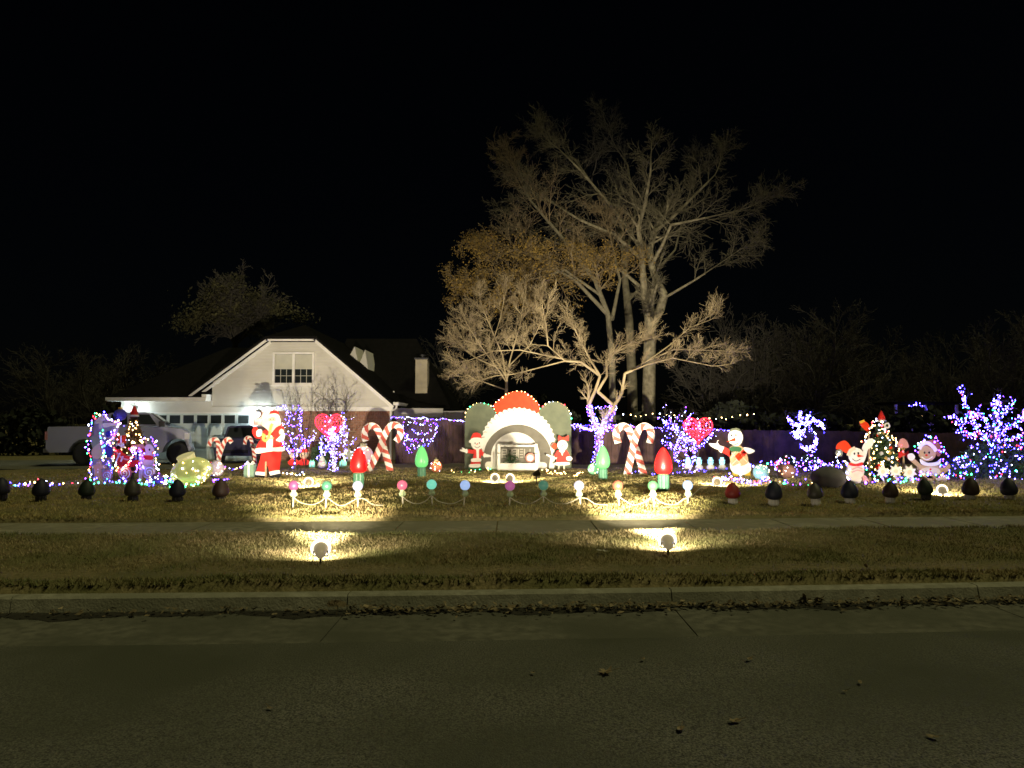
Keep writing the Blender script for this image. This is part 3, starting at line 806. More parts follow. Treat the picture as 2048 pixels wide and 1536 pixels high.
# ------------------------------------------------------------------ strings of lights
OCT = np.array([(1, 0, 0), (-1, 0, 0), (0, 1, 0), (0, -1, 0), (0, 0, 1.25), (0, 0, -1.25)], float)
OCF = np.array([(0, 2, 4), (2, 1, 4), (1, 3, 4), (3, 0, 4), (2, 0, 5), (1, 2, 5), (3, 1, 5), (0, 3, 5)])
def bulbs(parent, pts, r, mats_w, name='bulbs'):
    """tiny bulbs, one mesh per colour"""
    pts = np.array([tuple(p) for p in pts]); n = len(pts); r *= .82
    w = np.array([x[1] for x in mats_w], float); w /= w.sum()
    pick = nrg.choice(len(mats_w), n, p=w)
    for i, (m, _) in enumerate(mats_w):
        q = pts[pick == i]
        if len(q) == 0: continue
        rr = r * nrg.choice([.6, .8, 1.0, 1.25, 1.6], (len(q), 1, 1), p=[.2, .3, .3, .14, .06])
        v = q[:, None, :] + OCT[None] * rr
        f = (np.arange(len(q))[:, None, None] * 6 + OCF[None]).reshape(-1, 3)
        npmesh(name, v.reshape(-1, 3), f, m, parent, 'stuff')
def along(pts, step, jit=0.0):
    out = []; carry = 0.0
    for a, b in zip(pts[:-1], pts[1:]):
        L = (b - a).length; t = carry
        while t < L:
            p = a.lerp(b, t / L); out.append(p + Vector((rnd.gauss(0, jit), rnd.gauss(0, jit), rnd.gauss(0, jit)))); t += step * rnd.uniform(.8, 1.2)
        carry = t - L
    return out
def light_string(label, pts, step, r, mats_w, jit=.015, group=None, name='light_string', wire=.006):
    step *= .65
    root = thing(name, label, 'string lights', (0, 0, 0), 0, group)
    MB().tube(pts, wire, 3, False).build('wire', wire_m, root)
    bulbs(root, along(pts, step, jit), r, mats_w)
    return root
BLUE = [(E_blue, 4), (E_lav, 5), (E_vio, 2), (E_white, 1.5)]
MULTI = [(E_blue, 4), (E_green, 2), (E_warm, 1.5), (E_white, 1.5), (E_vio, 1.5), (E_red, .8)]
WARM = [(E_warm, 1)]
COOLW = [(E_white, 3), (E_lav, 2)]
def sway(pts, n, amp):                      # resample and let it waver
    out = []
    for a, b in zip(pts[:-1], pts[1:]):
        for k in range(n):
            out.append(a.lerp(b, k / n) + Vector((rnd.gauss(0, amp), rnd.gauss(0, amp), rnd.gauss(0, amp))))
    return out + [pts[-1]]

# fence top and swags
light_string('bluish white light string along the fence top from the downspout to the big hat', sway([P(781, 836, 29.1), P(850, 836, 29.1), P(932, 842, 29.1)], 10, .02), .085, .016, COOLW + [(E_vio, 1)])
light_string('violet light string along the fence top behind the crossed candy canes', sway([P(1140, 850, 29.1), P(1230, 853, 29.1), P(1330, 856, 29.1)], 10, .02), .10, .016, BLUE)
light_string('bluish light string on the fence top running to the waving snowman', sway([P(1330, 856, 29.1), P(1400, 858, 29.1), P(1462, 861, 29.1)], 10, .02), .13, .015, BLUE)
light_string('sparse warm light string hanging in the trees above the fence', sway([P(1246, 828, 31), P(1275, 832, 31), P(1310, 826, 31), P(1345, 831, 31), P(1390, 838, 31), P(1445, 838, 31), P(1480, 832, 31), P(1512, 828, 31)], 5, .03), .42, .024, [(E_warm, 3), (E_white, 1)])
# curtain of lights on the fence: two nested garlands
c0 = [(806, 848), (812, 868), (822, 888), (838, 893), (852, 892), (864, 880), (872, 862), (874, 846)]
c1 = [(818, 848), (830, 843), (842, 850), (856, 845), (870, 850)]
c2 = [(822, 862), (834, 866), (848, 868), (862, 862)]
c3 = [(816, 872), (826, 884), (842, 880), (858, 876)]
c4 = [(806, 848), (808, 880), (814, 902), (822, 906)]
for c, lb in ((c0, 'deep hanging loop of violet lights on the fence beside the candy canes'), (c1, 'scalloped top row of the violet light curtain on the fence'), (c2, 'short inner row of violet lights on the fence'), (c3, 'lower inner row of violet lights on the fence'), (c4, 'hanging end of violet lights at the brick corner of the fence')):
    light_string(lb, sway([P(x, y, 29.0) for x, y in c], 4, .03), .085, .015, COOLW + [(E_vio, 2), (E_blue, 1)], .04)

# ------------------------------------------------------------------ lit shrubs and small trees
def lit_tree(name, label, base, D, limbs, twL, seed, mats_w, r, prob, bark, levels=(1, 2), tw=.012, opts=None, wrap=None, count=1, st=.25, cat='tree', extra=None, r_l=.03):
    rg = random.Random(seed); segs = []
    root = thing(name, label, cat)
    o = dict(n=[4, 4, 3, 3], kids=[1.2, 1.2, 0, 0], up=[.05, .05, .04, 0], ratio=.6, ang=(25, 55), max=2, rmin=.005, wob=.16)
    if opts: o.update(opts)
    pts = []
    for L, r0, r1, lit in limbs:
        res = limb(segs, pxl(L, D, rg.uniform(-.4, .4)), r0, r1, 0, 3)
        prev = pxl(L, D)[0]
        if lit:
            for (p, d, rr) in res:
                pts += [p + Vector((rg.gauss(0, rr + .02), rg.gauss(0, .02) - rr - .015, rg.gauss(0, .05))) for _ in range(lit)]
        for i, (p, d, rr) in enumerate(res):
            if i / len(res) < st: continue
            for _ in range(count):
                a = R(rg.uniform(25, 70)); e = d.orthogonal().normalized(); e.rotate(Matrix.Rotation(rg.uniform(0, 6.28), 3, d))
                grow(segs, rg, p, d * math.cos(a) + e * math.sin(a), twL * rg.uniform(.6, 1.2), min(rr * .6, tw), 1, o)
    split_tree(root, segs, r_l, bark, bark)
    for s in segs:
        if s[4] in levels and rg.random() < prob:
            pts.append(s[0].lerp(s[1], rg.random()) + Vector((rg.gauss(0, .02), rg.gauss(0, .02), rg.gauss(0, .02))))
    if extra:
        pts += extra
    if pts and mats_w:
        bulbs(root, pts, r, mats_w)
    return root
# crape trunk lights (wound round the trunk, fixed to it)
ct = thing('trunk_lights', 'dense violet and white lights wound round the forked crape myrtle trunk', 'string lights')
pts = []
for (a, b, rr, nn) in (((1196, 905), (1197, 872), .14, 40), ((1199, 868), (1186, 838), .13, 50), ((1186, 838), (1176, 808), .12, 45), ((1200, 868), (1216, 840), .13, 50), ((1216, 840), (1229, 812), .11, 45), ((1165, 858), (1200, 860), .16, 50), ((1150, 850), (1180, 858), .12, 40), ((1200, 866), (1228, 852), .12, 30), ((1190, 905), (1186, 925), .08, 12), ((1190, 815), (1228, 813), .03, 14), ((1192, 880), (1204, 890), .1, 14)):
    pa, pb = P(a[0], a[1], 26.9), P(b[0], b[1], 26.9)
    for k in range(nn):
        t = rnd.random() * 6.28; p = pa.lerp(pb, k / nn)
        pts.append(p + Vector((math.cos(t) * rr, math.sin(t) * rr * .8 - .05, rnd.gauss(0, .04))))
MB().tube([p + Vector((0, 0, 0)) for p in pts[::2]], .004, 3, False).build('wire', wire_m, ct)
bulbs(ct, pts, .017, [(E_lav, 5), (E_vio, 3), (E_blue, 3), (E_white, 1)])
# blue tree behind Santa
lit_tree('lit_shrub', 'blue and violet lit shrub standing right behind Santa', None, 24.5,
         [([(590, 945), (590, 900), (580, 850), (572, 815)], .05, .012, 4), ([(590, 900), (600, 860), (604, 825)], .035, .01, 5), ([(590, 910), (570, 890), (562, 880)], .02, .008, 6), ([(592, 905), (610, 890), (628, 875)], .02, .008, 7), ([(585, 880), (588, 860), (584, 835)], .02, .008, 0)],
         .45, 41, BLUE, .016, .16, bark_d, (1, 2), cat='shrub')
lit_tree('bare_shrub', 'tall thin bare shrub with dark twigs rising against the gable behind Santa', None, 26.5,
         [([(612, 935), (606, 860), (598, 800)], .02, .006, 0), ([(608, 930), (590, 860), (580, 790)], .02, .006, 0), ([(612, 930), (622, 850), (626, 790)], .02, .006, 0)], .45, 42, None, 0, 0, bark_d, cat='shrub', st=.5)
lit_tree('bare_shrub', 'round topped bare shrub with dark twigs behind the red heart of lights', None, 26.5,
         [([(668, 935), (664, 860), (655, 800)], .03, .008, 0), ([(668, 930), (672, 850), (672, 795)], .03, .008, 0), ([(668, 925), (684, 850), (692, 800)], .03, .008, 0), ([(668, 915), (650, 850), (645, 806)], .02, .008, 0)], .5, 43, None, 0, 0, bark_d, cat='shrub', st=.45, count=2)
lit_tree('lit_shrub', 'small tree with white and blue lights wrapped round its trunk below the red heart', None, 24.2,
         [([(668, 950), (668, 915), (666, 880), (664, 860)], .07, .05, 14), ([(666, 885), (682, 865), (690, 842)], .03, .01, 5), ([(666, 885), (645, 875), (640, 895), (643, 905)], .02, .008, 3), ([(668, 900), (684, 908), (694, 900)], .02, .008, 3), ([(668, 880), (690, 882), (694, 870)], .02, .008, 3)],
         .35, 44, COOLW + [(E_blue, 3)], .016, .18, bark_l, (1, 2), cat='shrub')
# right hand shrub with violet/white lights
lit_tree('lit_shrub', 'wide shrub thick with violet and white lights beside the second red heart', None, 25.5,
         [([(1375, 945), (1372, 900), (1362, 870), (1340, 838)], .05, .012, 7), ([(1365, 880), (1372, 850), (1378, 832)], .03, .01, 6), ([(1372, 905), (1350, 895), (1325, 882)], .025, .008, 5), ([(1360, 870), (1335, 850), (1326, 840)], .02, .008, 5), ([(1375, 900), (1395, 893), (1412, 882), (1424, 868)], .02, .008, 4), ([(1372, 935), (1352, 920), (1350, 895), (1356, 880)], .03, .01, 6), ([(1378, 940), (1388, 915), (1390, 885), (1380, 880), (1365, 882)], .03, .01, 8)],
         .4, 45, [(E_lav, 4), (E_white, 3), (E_blue, 3), (E_vio, 2)], .016, .16, bark_d, (1, 2), cat='shrub')
# umbrella shaped blue tree
lit_tree('lit_tree', 'small umbrella shaped tree glowing blue in front of the plain fence', None, 27.5,
         [([(1612, 928), (1625, 905), (1634, 880), (1622, 860), (1605, 845)], .04, .02, 3), ([(1610, 850), (1598, 838), (1600, 824)], .02, .01, 7), ([(1610, 850), (1625, 840), (1640, 848), (1646, 856)], .02, .01, 9), ([(1605, 850), (1590, 850), (1576, 840)], .02, .01, 9), ([(1612, 862), (1596, 860), (1586, 868), (1594, 875), (1606, 866)], .02, .01, 8), ([(1634, 876), (1630, 890), (1618, 898), (1603, 893)], .02, .01, 9), ([(1612, 850), (1612, 838), (1620, 830)], .02, .01, 6)],
         .35, 46, [(E_blue, 5), (E_lav, 4), (E_white, 3)], .019, .12, bark_d, (1,))
# big blue tree at the right edge
rtree = lit_tree('lit_tree', 'large tree glowing blue and violet at the right edge of the garden', None, 21,
         [([(1986, 965), (1986, 925), (1984, 890), (1985, 850)], .09, .05, 3), ([(1985, 880), (1962, 868), (1945, 845), (1932, 815), (1922, 788)], .04, .012, 7), ([(1984, 880), (1990, 830), (1988, 808), (1996, 800)], .04, .012, 7), ([(1986, 885), (2010, 860), (2035, 838), (2050, 835)], .04, .012, 7), ([(1985, 885), (2015, 880), (2045, 868), (2060, 860)], .03, .012, 6), ([(1985, 870), (1970, 840), (1955, 830), (1940, 832)], .03, .012, 6), ([(1986, 870), (2005, 830), (2020, 810)], .03, .012, 5), ([(1985, 890), (1955, 870), (1935, 868), (1915, 850)], .03, .012, 6), ([(1986, 880), (2000, 850), (1990, 825)], .03, .012, 6), ([(1986, 890), (2020, 895), (2060, 890)], .03, .012, 5), ([(1986, 860), (2030, 850), (2055, 815)], .03, .012, 4)],
         .30, 47, [(E_blue, 7), (E_lav, 3), (E_vio, 2), (E_green, 1.2), (E_red, .4), (E_white, .8)], .018, .15, bark_d, (1, 2))
# low bush under it
rg = random.Random(55)
def bush(label, name, ellipses, D, m_leaf, mats_w, r, n_leaf, n_b, size=.06):
    root = thing(name, label, 'bush'); L = []; B = []; seg = []
    for (cx, cy, rx, ry) in ellipses:
        c = P(cx, cy, D); s = D / 1500
        for _ in range(n_leaf):
            a, b = rg.uniform(0, 6.28), rg.uniform(-1, 1); k = rg.random() ** .33
            q = math.sqrt(1 - b * b) * k
            L.append((c.x + rx * s * q * math.cos(a), c.y + rx * s * .7 * q * math.sin(a), max(.17, c.z + ry * s * b * k)))
        for _ in range(n_b):
            a, b = rg.uniform(3.14, 6.28), rg.uniform(-1, 1); q = math.sqrt(1 - b * b)
            B.append((c.x + rx * s * q * math.cos(a), c.y + rx * s * .72 * q * math.sin(a), max(.19, c.z + ry * s * b)))
        for _ in range(14):
            e = rg.choice(L); p0 = Vector((c.x + rg.uniform(-.1, .1), c.y, .12)); seg.append((p0, Vector(e), .014, .005, 0))
    tubes('stems', seg, bark_d, root, 4)['kind'] = 'stuff'
    leaves('leaves', L, size, m_leaf, root, 1, .02)
    if mats_w: bulbs(root, B, r, mats_w)
    return root
bush('low evergreen bush netted with blue and green lights under the big blue tree', 'lit_bush', [(1965, 925, 45, 38), (2025, 925, 45, 42), (1925, 940, 28, 26)], 20.3, needle, [(E_blue, 5), (E_lav, 3), (E_green, 1), (E_white, 1), (E_red, .5)], .019, 1100, 75)
bush('rounded bush netted with violet lights beside the gingerbread figure', 'lit_bush', [(1903, 945, 20, 22)], 20.6, needle, [(E_vio, 4), (E_blue, 4), (E_green, .8), (E_red, .8)], .019, 700, 45)
bush('low bush netted with red and white lights past the waving snowman', 'lit_bush', [(1575, 925, 18, 14), (1562, 932, 14, 12)], 23, needle, [(E_white, 3), (E_red, 3), (E_lav, 2)], .017, 400, 38)
bush('low bush netted with violet and white lights under the umbrella shaped blue tree', 'lit_bush', [(1618, 925, 22, 16), (1636, 930, 12, 10)], 23, needle, [(E_vio, 3), (E_white, 3), (E_lav, 3)], .017, 500, 48)
bush('dark rounded bush standing left of the lit trunk, without lights', 'dark_bush', [(640, 910, 17, 22)], 27.5, needle, None, 0, 1200, 0)

# ------------------------------------------------------------------ flood lights
def flood(name, label, px, py, target, e, size, blend, col=(1.0, .86, .62), lens=E_lamp, h=.125, rad=.085, spill=0):
    b = G(px, py)
    root = thing(name, label, 'spotlight', b, 0, 'garden floodlights staked in the grass')
    MB().tube([(0, 0, -.06), (0, 0, h * .7)], [.008, .02], 8).build('stake', dark_m, root)
    tgt = Vector(target) - (b + Vector((0, 0, h)))
    q = tgt.to_track_quat('Z', 'Y').to_matrix()
    c = Vector((0, 0, h))
    MB().lathe([(rad * .45, -.15), (rad * .62, -.10), (rad * .8, -.02), (rad, .06), (rad * 1.06, .075), (rad * 1.06, .09), (rad * .96, .09), (rad * .9, .055)], 18, c, q).build('housing', par_g, root, True)
    MB().lathe([(rad * .9, .066), (rad * .6, .078), (.005, .083)], 18, c, q).build('lens', lens, root, True)
    MB().lathe([(rad * 1.07, .055), (rad * 1.30, .062), (rad * 1.34, .078), (rad * 1.30, .092), (rad * 1.07, .096)], 18, c, q).build('rim_glow', E_rim, root, True)  # glowing ring for the lit lens rim and the bloom around it
    MB().tube([(rad * .9, 0, h + .0), (rad * 1.0, 0, h * .55), (0, 0, h * .5), (-rad * 1.0, 0, h * .55), (-rad * .9, 0, h)], .009, 6).build('bracket', dark_m, root)
    l = bpy.data.lights.new('flood_beam', 'SPOT'); l.energy = e; l.color = col; l.spot_size = R(size); l.spot_blend = blend; l.shadow_soft_size = .05
    o = bpy.data.objects.new('flood_beam', l); C.objects.link(o); o.parent = root
    o.location = c + tgt.normalized() * .12
    o.rotation_euler = tgt.to_track_quat('-Z', 'Y').to_euler()
    if spill:
        l = bpy.data.lights.new('flood_spill', 'SPOT'); l.energy = spill; l.color = (1.0, .86, .62); l.spot_size = R(165); l.spot_blend = 1.0; l.shadow_soft_size = .06
        p = bpy.data.objects.new('flood_spill', l); C.objects.link(p); p.parent = root
        p.location = c + tgt.normalized() * .13; p.rotation_euler = o.rotation_euler
    return root
flood('flood_light', 'floodlight in the kerbside grass on the left, glaring on the turf, aimed at the house', 641, 1124, (-7.4, 31, 4.7), 13000, 42, 1.0, spill=170)
flood('flood_light', 'floodlight in the kerbside grass on the right, aimed up at the tall trees', 1336, 1106, (3.7, 28, 4.2), 28000, 42, 1.0, spill=200)
flood('flood_light', 'floodlight on the lawn shining at Santa, behind the first globe path lights', 617, 976, (-8.0, 30, 2.8), 1100, 100, 1.0, spill=110)
flood('flood_light', 'floodlight on the lawn before the big hat, left one of the lit two', 990, 966, (-.6, 25.3, .8), 110, 120, .9, spill=190)
flood('flood_light', 'floodlight on the lawn before the big hat, right one of the lit two', 1019, 967, (1.6, 26, 1.5), 150, 120, .9, spill=190)
flood('flood_light', 'floodlight on the lawn lighting the waving snowman', 1434, 975, (7.0, 24, 1.2), 460, 120, .9, spill=90)
flood('flood_light', 'floodlight on the lawn lighting the Christmas tree group', 1886, 993, (10.3, 19.6, .7), 360, 130, .8, spill=120)
um = thing('flood_light', 'unlit small floodlight turned sideways before the bench', 'spotlight', G(1073, 968), 0, 'garden floodlights staked in the grass')
MB().tube([(0, 0, -.06), (0, 0, .2)], [.008, .02], 8).build('stake', dark_m, um)
MB().lathe([(.04, -.12), (.06, -.04), (.085, .05), (.088, .07), (.01, .075)], 16, (.02, 0, .27), Matrix.Rotation(R(70), 3, 'Y')).build('housing', MATS['olive_leaf'], um, True)

# ------------------------------------------------------------------ plywood cutouts
def cr_smooth(pts, n=5, closed=True):
    out = []; m = len(pts)
    for i in range(m if closed else m - 1):
        p0, p1, p2, p3 = [pts[(i + k) % m] if closed else pts[min(max(i + k, 0), m - 1)] for k in (-1, 0, 1, 2)]
        for j in range(n):
            t = j / n
            out.append(tuple(.5 * ((2 * p1[a]) + (-p0[a] + p2[a]) * t + (2 * p0[a] - 5 * p1[a] + 4 * p2[a] - p3[a]) * t * t + (-p0[a] + 3 * p1[a] - 3 * p2[a] + p3[a]) * t ** 3) for a in (0, 1)))
    if not closed: out.append(pts[-1])
    return out
def poly_cw(p):                             # make the front face point to -y
    a = sum(x0 * z1 - x1 * z0 for (x0, z0), (x1, z1) in zip(p, p[1:] + p[:1]))
    return p if a > 0 else p[::-1]
class Cut:
    """a painted board figure: layers of 12 mm ply, given in the rows/columns of a detail view"""
    def __init__(s, root, base, D, org, sc):
        s.root, s.base, s.s, s.org, s.sc = root, base, D / 1500.0, org, sc
    def t(s, p):
        px, py = s.org[0] + p[0] / s.sc, s.org[1] + p[1] / s.sc
        return ((px - s.base[0]) * s.s, (s.base[1] - py) * s.s)
    def lay(s, name, m, shape, lvl, parent=None):
        y0 = -.012 * lvl - .012; y1 = -.012 * lvl if lvl > 0 else .018
        k = shape[0]; b = MB()
        if k == 'p': b.prism(poly_cw([s.t(p) for p in shape[1]]), y0, y1)
        elif k == 's': b.prism(poly_cw([s.t(p) for p in cr_smooth(shape[1])]), y0, y1)
        elif k == 'e':
            cx, cy, rx, ry = shape[1:]
            b.prism(poly_cw([s.t((cx + rx * math.cos(a), cy + ry * math.sin(a))) for a in [2 * math.pi * i / 22 for i in range(22)]]), y0, y1)
        elif k == 'r':
            x0, y0_, x1, y1_ = shape[1:]
            b.prism(poly_cw([s.t(p) for p in ((x0, y0_), (x1, y0_), (x1, y1_), (x0, y1_))]), y0, y1)
        elif k == 'l':
            pts = shape[1] if len(shape) > 3 else cr_smooth(shape[1], 5, False)
            b.strip([s.t(p) for p in pts], shape[2] / s.sc * s.s, y0, y1)
        elif k == 'm':
            for sh in shape[1]:
                c = MB()
                if sh[0] == 'e':
                    cx, cy, rx, ry = sh[1:]; c.prism(poly_cw([s.t((cx + rx * math.cos(a), cy + ry * math.sin(a))) for a in [2 * math.pi * i / 12 for i in range(12)]]), y0, y1)
                elif sh[0] == 'l': c.strip([s.t(p) for p in cr_smooth(sh[1], 4, False)], sh[2] / s.sc * s.s, y0, y1)
                else: c.prism(poly_cw([s.t(p) for p in sh[1]]), y0, y1)
                b.add(c.v, c.f)
        return b.build(name, m, parent or s.root)
def cut(name, label, cat, base, D, org, sc, layers, rz=0, group=None, stake=True):
    loc = P(base[0], base[1], D); loc.z = GZ - .02
    root = thing(name, label, cat, loc, rz, group)
    c = Cut(root, base, D, org, sc)
    for (n, m, sh, lv) in layers: c.lay(n, m, sh, lv)
    return root, c

# Santa playing a saxophone
SO, SS = (500, 800), 8.53
santa, c = cut('santa_cutout', 'tall painted board Santa in red suit playing a golden saxophone', 'lawn figure', (540, 957), 21.6, SO, SS, [
    ('boot', pdk, ('s', [(95, 1262), (262, 1275), (262, 1318), (180, 1338), (92, 1318)]), 0), ('boot', pdk, ('s', [(340, 1272), (500, 1240), (525, 1290), (440, 1325), (345, 1318)]), 0),
    ('trousers', pred, ('p', [(190, 880), (532, 868), (497, 1200), (335, 1240), (305, 1105), (292, 1105), (262, 1225), (108, 1212), (170, 1000)]), 0),
    ('trouser_cuff', pw, ('p', [(98, 1212), (272, 1222), (266, 1282), (100, 1266)]), 1), ('trouser_cuff', pw, ('p', [(326, 1216), (502, 1182), (517, 1240), (345, 1277)]), 1),
    ('coat', pred, ('s', [(150, 705), (260, 560), (320, 480), (440, 470), (540, 560), (535, 700), (548, 810), (330, 830), (115, 825)]), 1),
    ('coat_hem', pw, ('s', [(104, 818), (330, 812), (560, 795), (568, 866), (340, 872), (110, 905)]), 2),
    ('coat_front', pw, ('p', [(276, 600), (385, 600), (382, 812), (278, 816)]), 2),
    ('sleeve', pred, ('l', [(280, 530), (200, 590), (110, 610), (70, 520), (110, 465)], 80), 2), ('mitten', pw, ('s', [(108, 525), (170, 490), (200, 520), (195, 590), (160, 618), (110, 605)]), 3),
    ('sleeve', pred, ('l', [(450, 520), (520, 470), (552, 450)], 90), 2), ('sleeve', pred, ('e', 430, 590, 60, 62), 2),
    ('sleeve_cuff', pw, ('s', [(480, 640), (560, 560), (590, 580), (570, 680), (500, 702), (440, 680)]), 3),
    ('mitten', pcream, ('s', [(490, 540), (520, 490), (560, 500), (570, 560), (510, 580)]), 3),
    ('beard', pcream, ('s', [(190, 402), (250, 300), (300, 245), (440, 232), (500, 290), (522, 410), (470, 440), (420, 478), (350, 560), (290, 500), (235, 455)]), 3),
    ('face', mat('board_skin', (.66, .42, .30), None, 5, .5), ('s', [(310, 310), (360, 285), (420, 295), (430, 350), (390, 372), (330, 370)]), 4),
    ('hat_brim', pw, ('s', [(285, 285), (350, 235), (450, 232), (500, 280), (480, 300), (390, 275), (310, 305)]), 5),
    ('hat', pred, ('s', [(320, 250), (350, 190), (420, 172), (470, 195), (480, 245), (400, 236)]), 4), ('hat_bobble', pw, ('e', 300, 210, 26, 24), 5),
    ('eyes', pdk, ('m', [('e', 347, 325, 9, 9), ('e', 393, 323, 9, 9)]), 5), ('nose', ppink, ('e', 372, 345, 17, 13), 5),
    ('moustache', pw, ('s', [(300, 380), (365, 355), (440, 372), (400, 395), (365, 385), (330, 400)]), 5),
    ('saxophone', pgold, ('l', [(375, 400), (350, 470), (335, 560), (310, 640), (265, 690), (225, 655), (232, 600)], 46), 4), ('saxophone_bell', pgold, ('s', [(205, 560), (270, 590), (262, 640), (215, 640)]), 5),
    ('saxophone_keys', ptan, ('m', [('e', 345, 520, 12, 12), ('e', 332, 570, 12, 12), ('e', 318, 620, 12, 12), ('l', [(280, 660), (340, 650), (410, 640)], 22)]), 5)])
MB().bx(-.14, -.10, -.03, .02, -.06, .5).build('stake', ply_b, santa)

# big hat backdrop
HB = 25.3
hat, c = cut('hat_backdrop', 'big white and grey board arch topped with a red Santa hat', 'photo backdrop', (1038, 940), HB, (860, 760), 5.909, [])
def arch(x0, x1, yt, yb, n=20):
    cx, rx = (x0 + x1) / 2, (x1 - x0) / 2
    return [(x1, yb)] + [(cx + rx * math.cos(math.pi * i / n), yt + rx - rx * math.sin(math.pi * i / n)) for i in range(n + 1)] + [(x0, yb)]
c.lay('side_panel', pgreen, ('p', arch(412, 790, 262, 1064)), 0); c.lay('side_panel', pgreen, ('p', arch(1268, 1668, 248, 1064)), 0)
c.lay('hat', porange, ('s', [(747, 300), (810, 232), (900, 160), (1010, 127), (1120, 138), (1200, 190), (1292, 290), (1282, 400), (1270, 470), (1000, 440), (800, 430), (782, 380)]), 2)
c.lay('hat_fold', pred, ('l', [(1190, 200), (1205, 290), (1245, 350), (1268, 400)], 9), 3)
arc_o = []
for i in range(49):                         # tufted fur outline
    a = math.pi * (1.04 - 1.06 * i / 48); k = 1 + (.035 if i % 2 else -.005)
    arc_o.append((1040 + 428 * k * math.cos(a), 755 - 425 * k * math.sin(a)))
arc_o += [(1475, 900), (1460, 1062), (1400, 1062), (1420, 900)]
arc_o += [(1035 + 400 * math.cos(a), 900 - 380 * math.sin(a)) for a in [math.pi * (.02 + .96 * i / 24) for i in range(25)]]
arc_o += [(640, 900), (618, 830)]
c.lay('hat_fur', pw, ('p', arc_o), 4)
c.lay('fur_tufts', pgrey, ('m', [('l', [(1040 + q * 395 * math.cos(a), 755 - q * 392 * math.sin(a)) for q, a in ((1.09, a0), (1.04, a0 - .03), (1.0, a0 - .035))], 6) for a0 in [math.pi * (.06 + .88 * i / 18) for i in range(19)]]), 5)
c.lay('grey_arch', pgrey, ('p', [(1440, 1064)] + [(1035 + 405 * math.cos(math.pi * i / 30), 930 - 405 * math.sin(math.pi * i / 30)) for i in range(31)] + [(630, 1064)]), 3)
c.lay('white_arch', pw, ('p', arch(722, 1297, 612, 1064, 28)), 4)
c.lay('white_base', pw, ('s', [(665, 962), (820, 958), (1010, 952), (1200, 958), (1365, 970), (1330, 1062), (1010, 1066), (700, 1062)]), 5)
fo = [(c.root.location + Vector((x, -.06, z))) for x, z in [c.t(p) for p in arch(412, 790, 262, 620)[1:-1]]]
fo2 = [(c.root.location + Vector((x, -.06, z))) for x, z in [c.t(p) for p in arch(1268, 1668, 248, 660)[1:-1]]]
fo3 = [(c.root.location + Vector((x, -.06, z))) for x, z in [c.t(p) for p in ((747, 300), (810, 232), (900, 160), (1010, 127), (1120, 138), (1200, 190), (1292, 290))]]
for f_, lb in ((fo, 'coloured bulb string edging the grey green panel on the bench side of the fence lights'), (fo2, 'coloured bulb string edging the grey green panel nearest the crape myrtle'), (fo3, 'warm bulb string edging the top of the big red hat')):
    light_string(lb, f_, .20, .017, [(E_warm, 3), (E_green, 1.2), (E_white, 2), (E_red, .5)] if f_ is not fo3 else [(E_warm, 3), (E_white, 1)], .008)
# bench
bl = G(1035, 943); bs_ = bl.y / 1500
bench = thing('garden_bench', 'white garden bench with grey fretwork back under the big hat', 'bench', (P(1035, 845, 24.5).x, 24.5, GZ))
def bxp(px): return (px - 1035) * 24.5 / 1500
z0, z1 = .30, .86
for px in (998, 1072):
    MB().bx(bxp(px) - .045, bxp(px) + .045, .02, .11, -.02, z1 + .04).build('back_post', pw, bench)
    MB().bx(bxp(px) - .04, bxp(px) + .04, -.42, -.34, -.02, z0 + .26).build('front_leg', pw, bench)
    MB().bx(bxp(px) - .05, bxp(px) + .05, -.44, .03, z0 + .26, z0 + .30).build('armrest', pw, bench)
MB().bx(bxp(1001), bxp(1069), .03, .09, z1 - .05, z1 + .01).build('top_rail', pw, bench)
MB().bx(bxp(1001), bxp(1069), .06, .075, z0 + .02, z1 - .06).build('back_panel', pgrey, bench)
fw = MB()
for k, px in enumerate((1004, 1013, 1024, 1034, 1037, 1049, 1060)):
    fw.bx(bxp(px) - .014, bxp(px) + .014, .045, .057, z0 + .14, z1 - .12)
for px in (1008.5, 1029, 1043):
    for q in range(4): fw.bx(bxp(px) - .055, bxp(px) + .055, .046, .056, z0 + .16 + q * .085, z0 + .185 + q * .085)
fw.build('fretwork', pgreen2, bench)
for k in range(5): MB().bx(bxp(998), bxp(1072), -.40 + k * .088, -.33 + k * .088, z0 - .03, z0).build('seat_slat', pw, bench)
MB().bx(bxp(999), bxp(1071), -.43, -.41, .06, z0 - .005).build('seat_apron', pw, bench)
wr = thing('small_wreath', 'small dark green wreath bow lying on the bench', 'wreath', (P(1023, 845, 24.4).x, 24.25, GZ + z0 + .12))
tor = MB(); tor.tube([(math.cos(a) * .10, math.sin(a) * .03, math.sin(a) * .09) for a in [6.2832 * i / 16 for i in range(17)]], .035, 7); tor.build('ring', needle, wr, True)
lf = [(math.cos(a) * .10 + rnd.gauss(0, .03), rnd.gauss(0, .03), math.sin(a) * .09 + rnd.gauss(0, .03)) for a in [rnd.uniform(0, 6.28) for _ in range(220)]]
leaves('needles', lf, .03, MATS['tree_needle'], wr)
cu = thing('round_cushion', 'round pink and white cushion propped in the bench corner', 'cushion', (P(1060, 845, 24.3).x, 24.3, GZ + z0 + .17))
MB().lathe([(.01, -.06), (.12, -.05), (.165, 0), (.12, .05), (.01, .06)], 18, (0, 0, 0), Matrix.Rotation(R(80), 3, 'X')).build('cover', ppink, cu, True)
MB().lathe([(.01, 0), (.10, -.006), (.11, -.02), (.01, -.02)], 18, (0, -.07, -.01), Matrix.Rotation(R(80), 3, 'X')).build('front_patch', pw, cu, True)

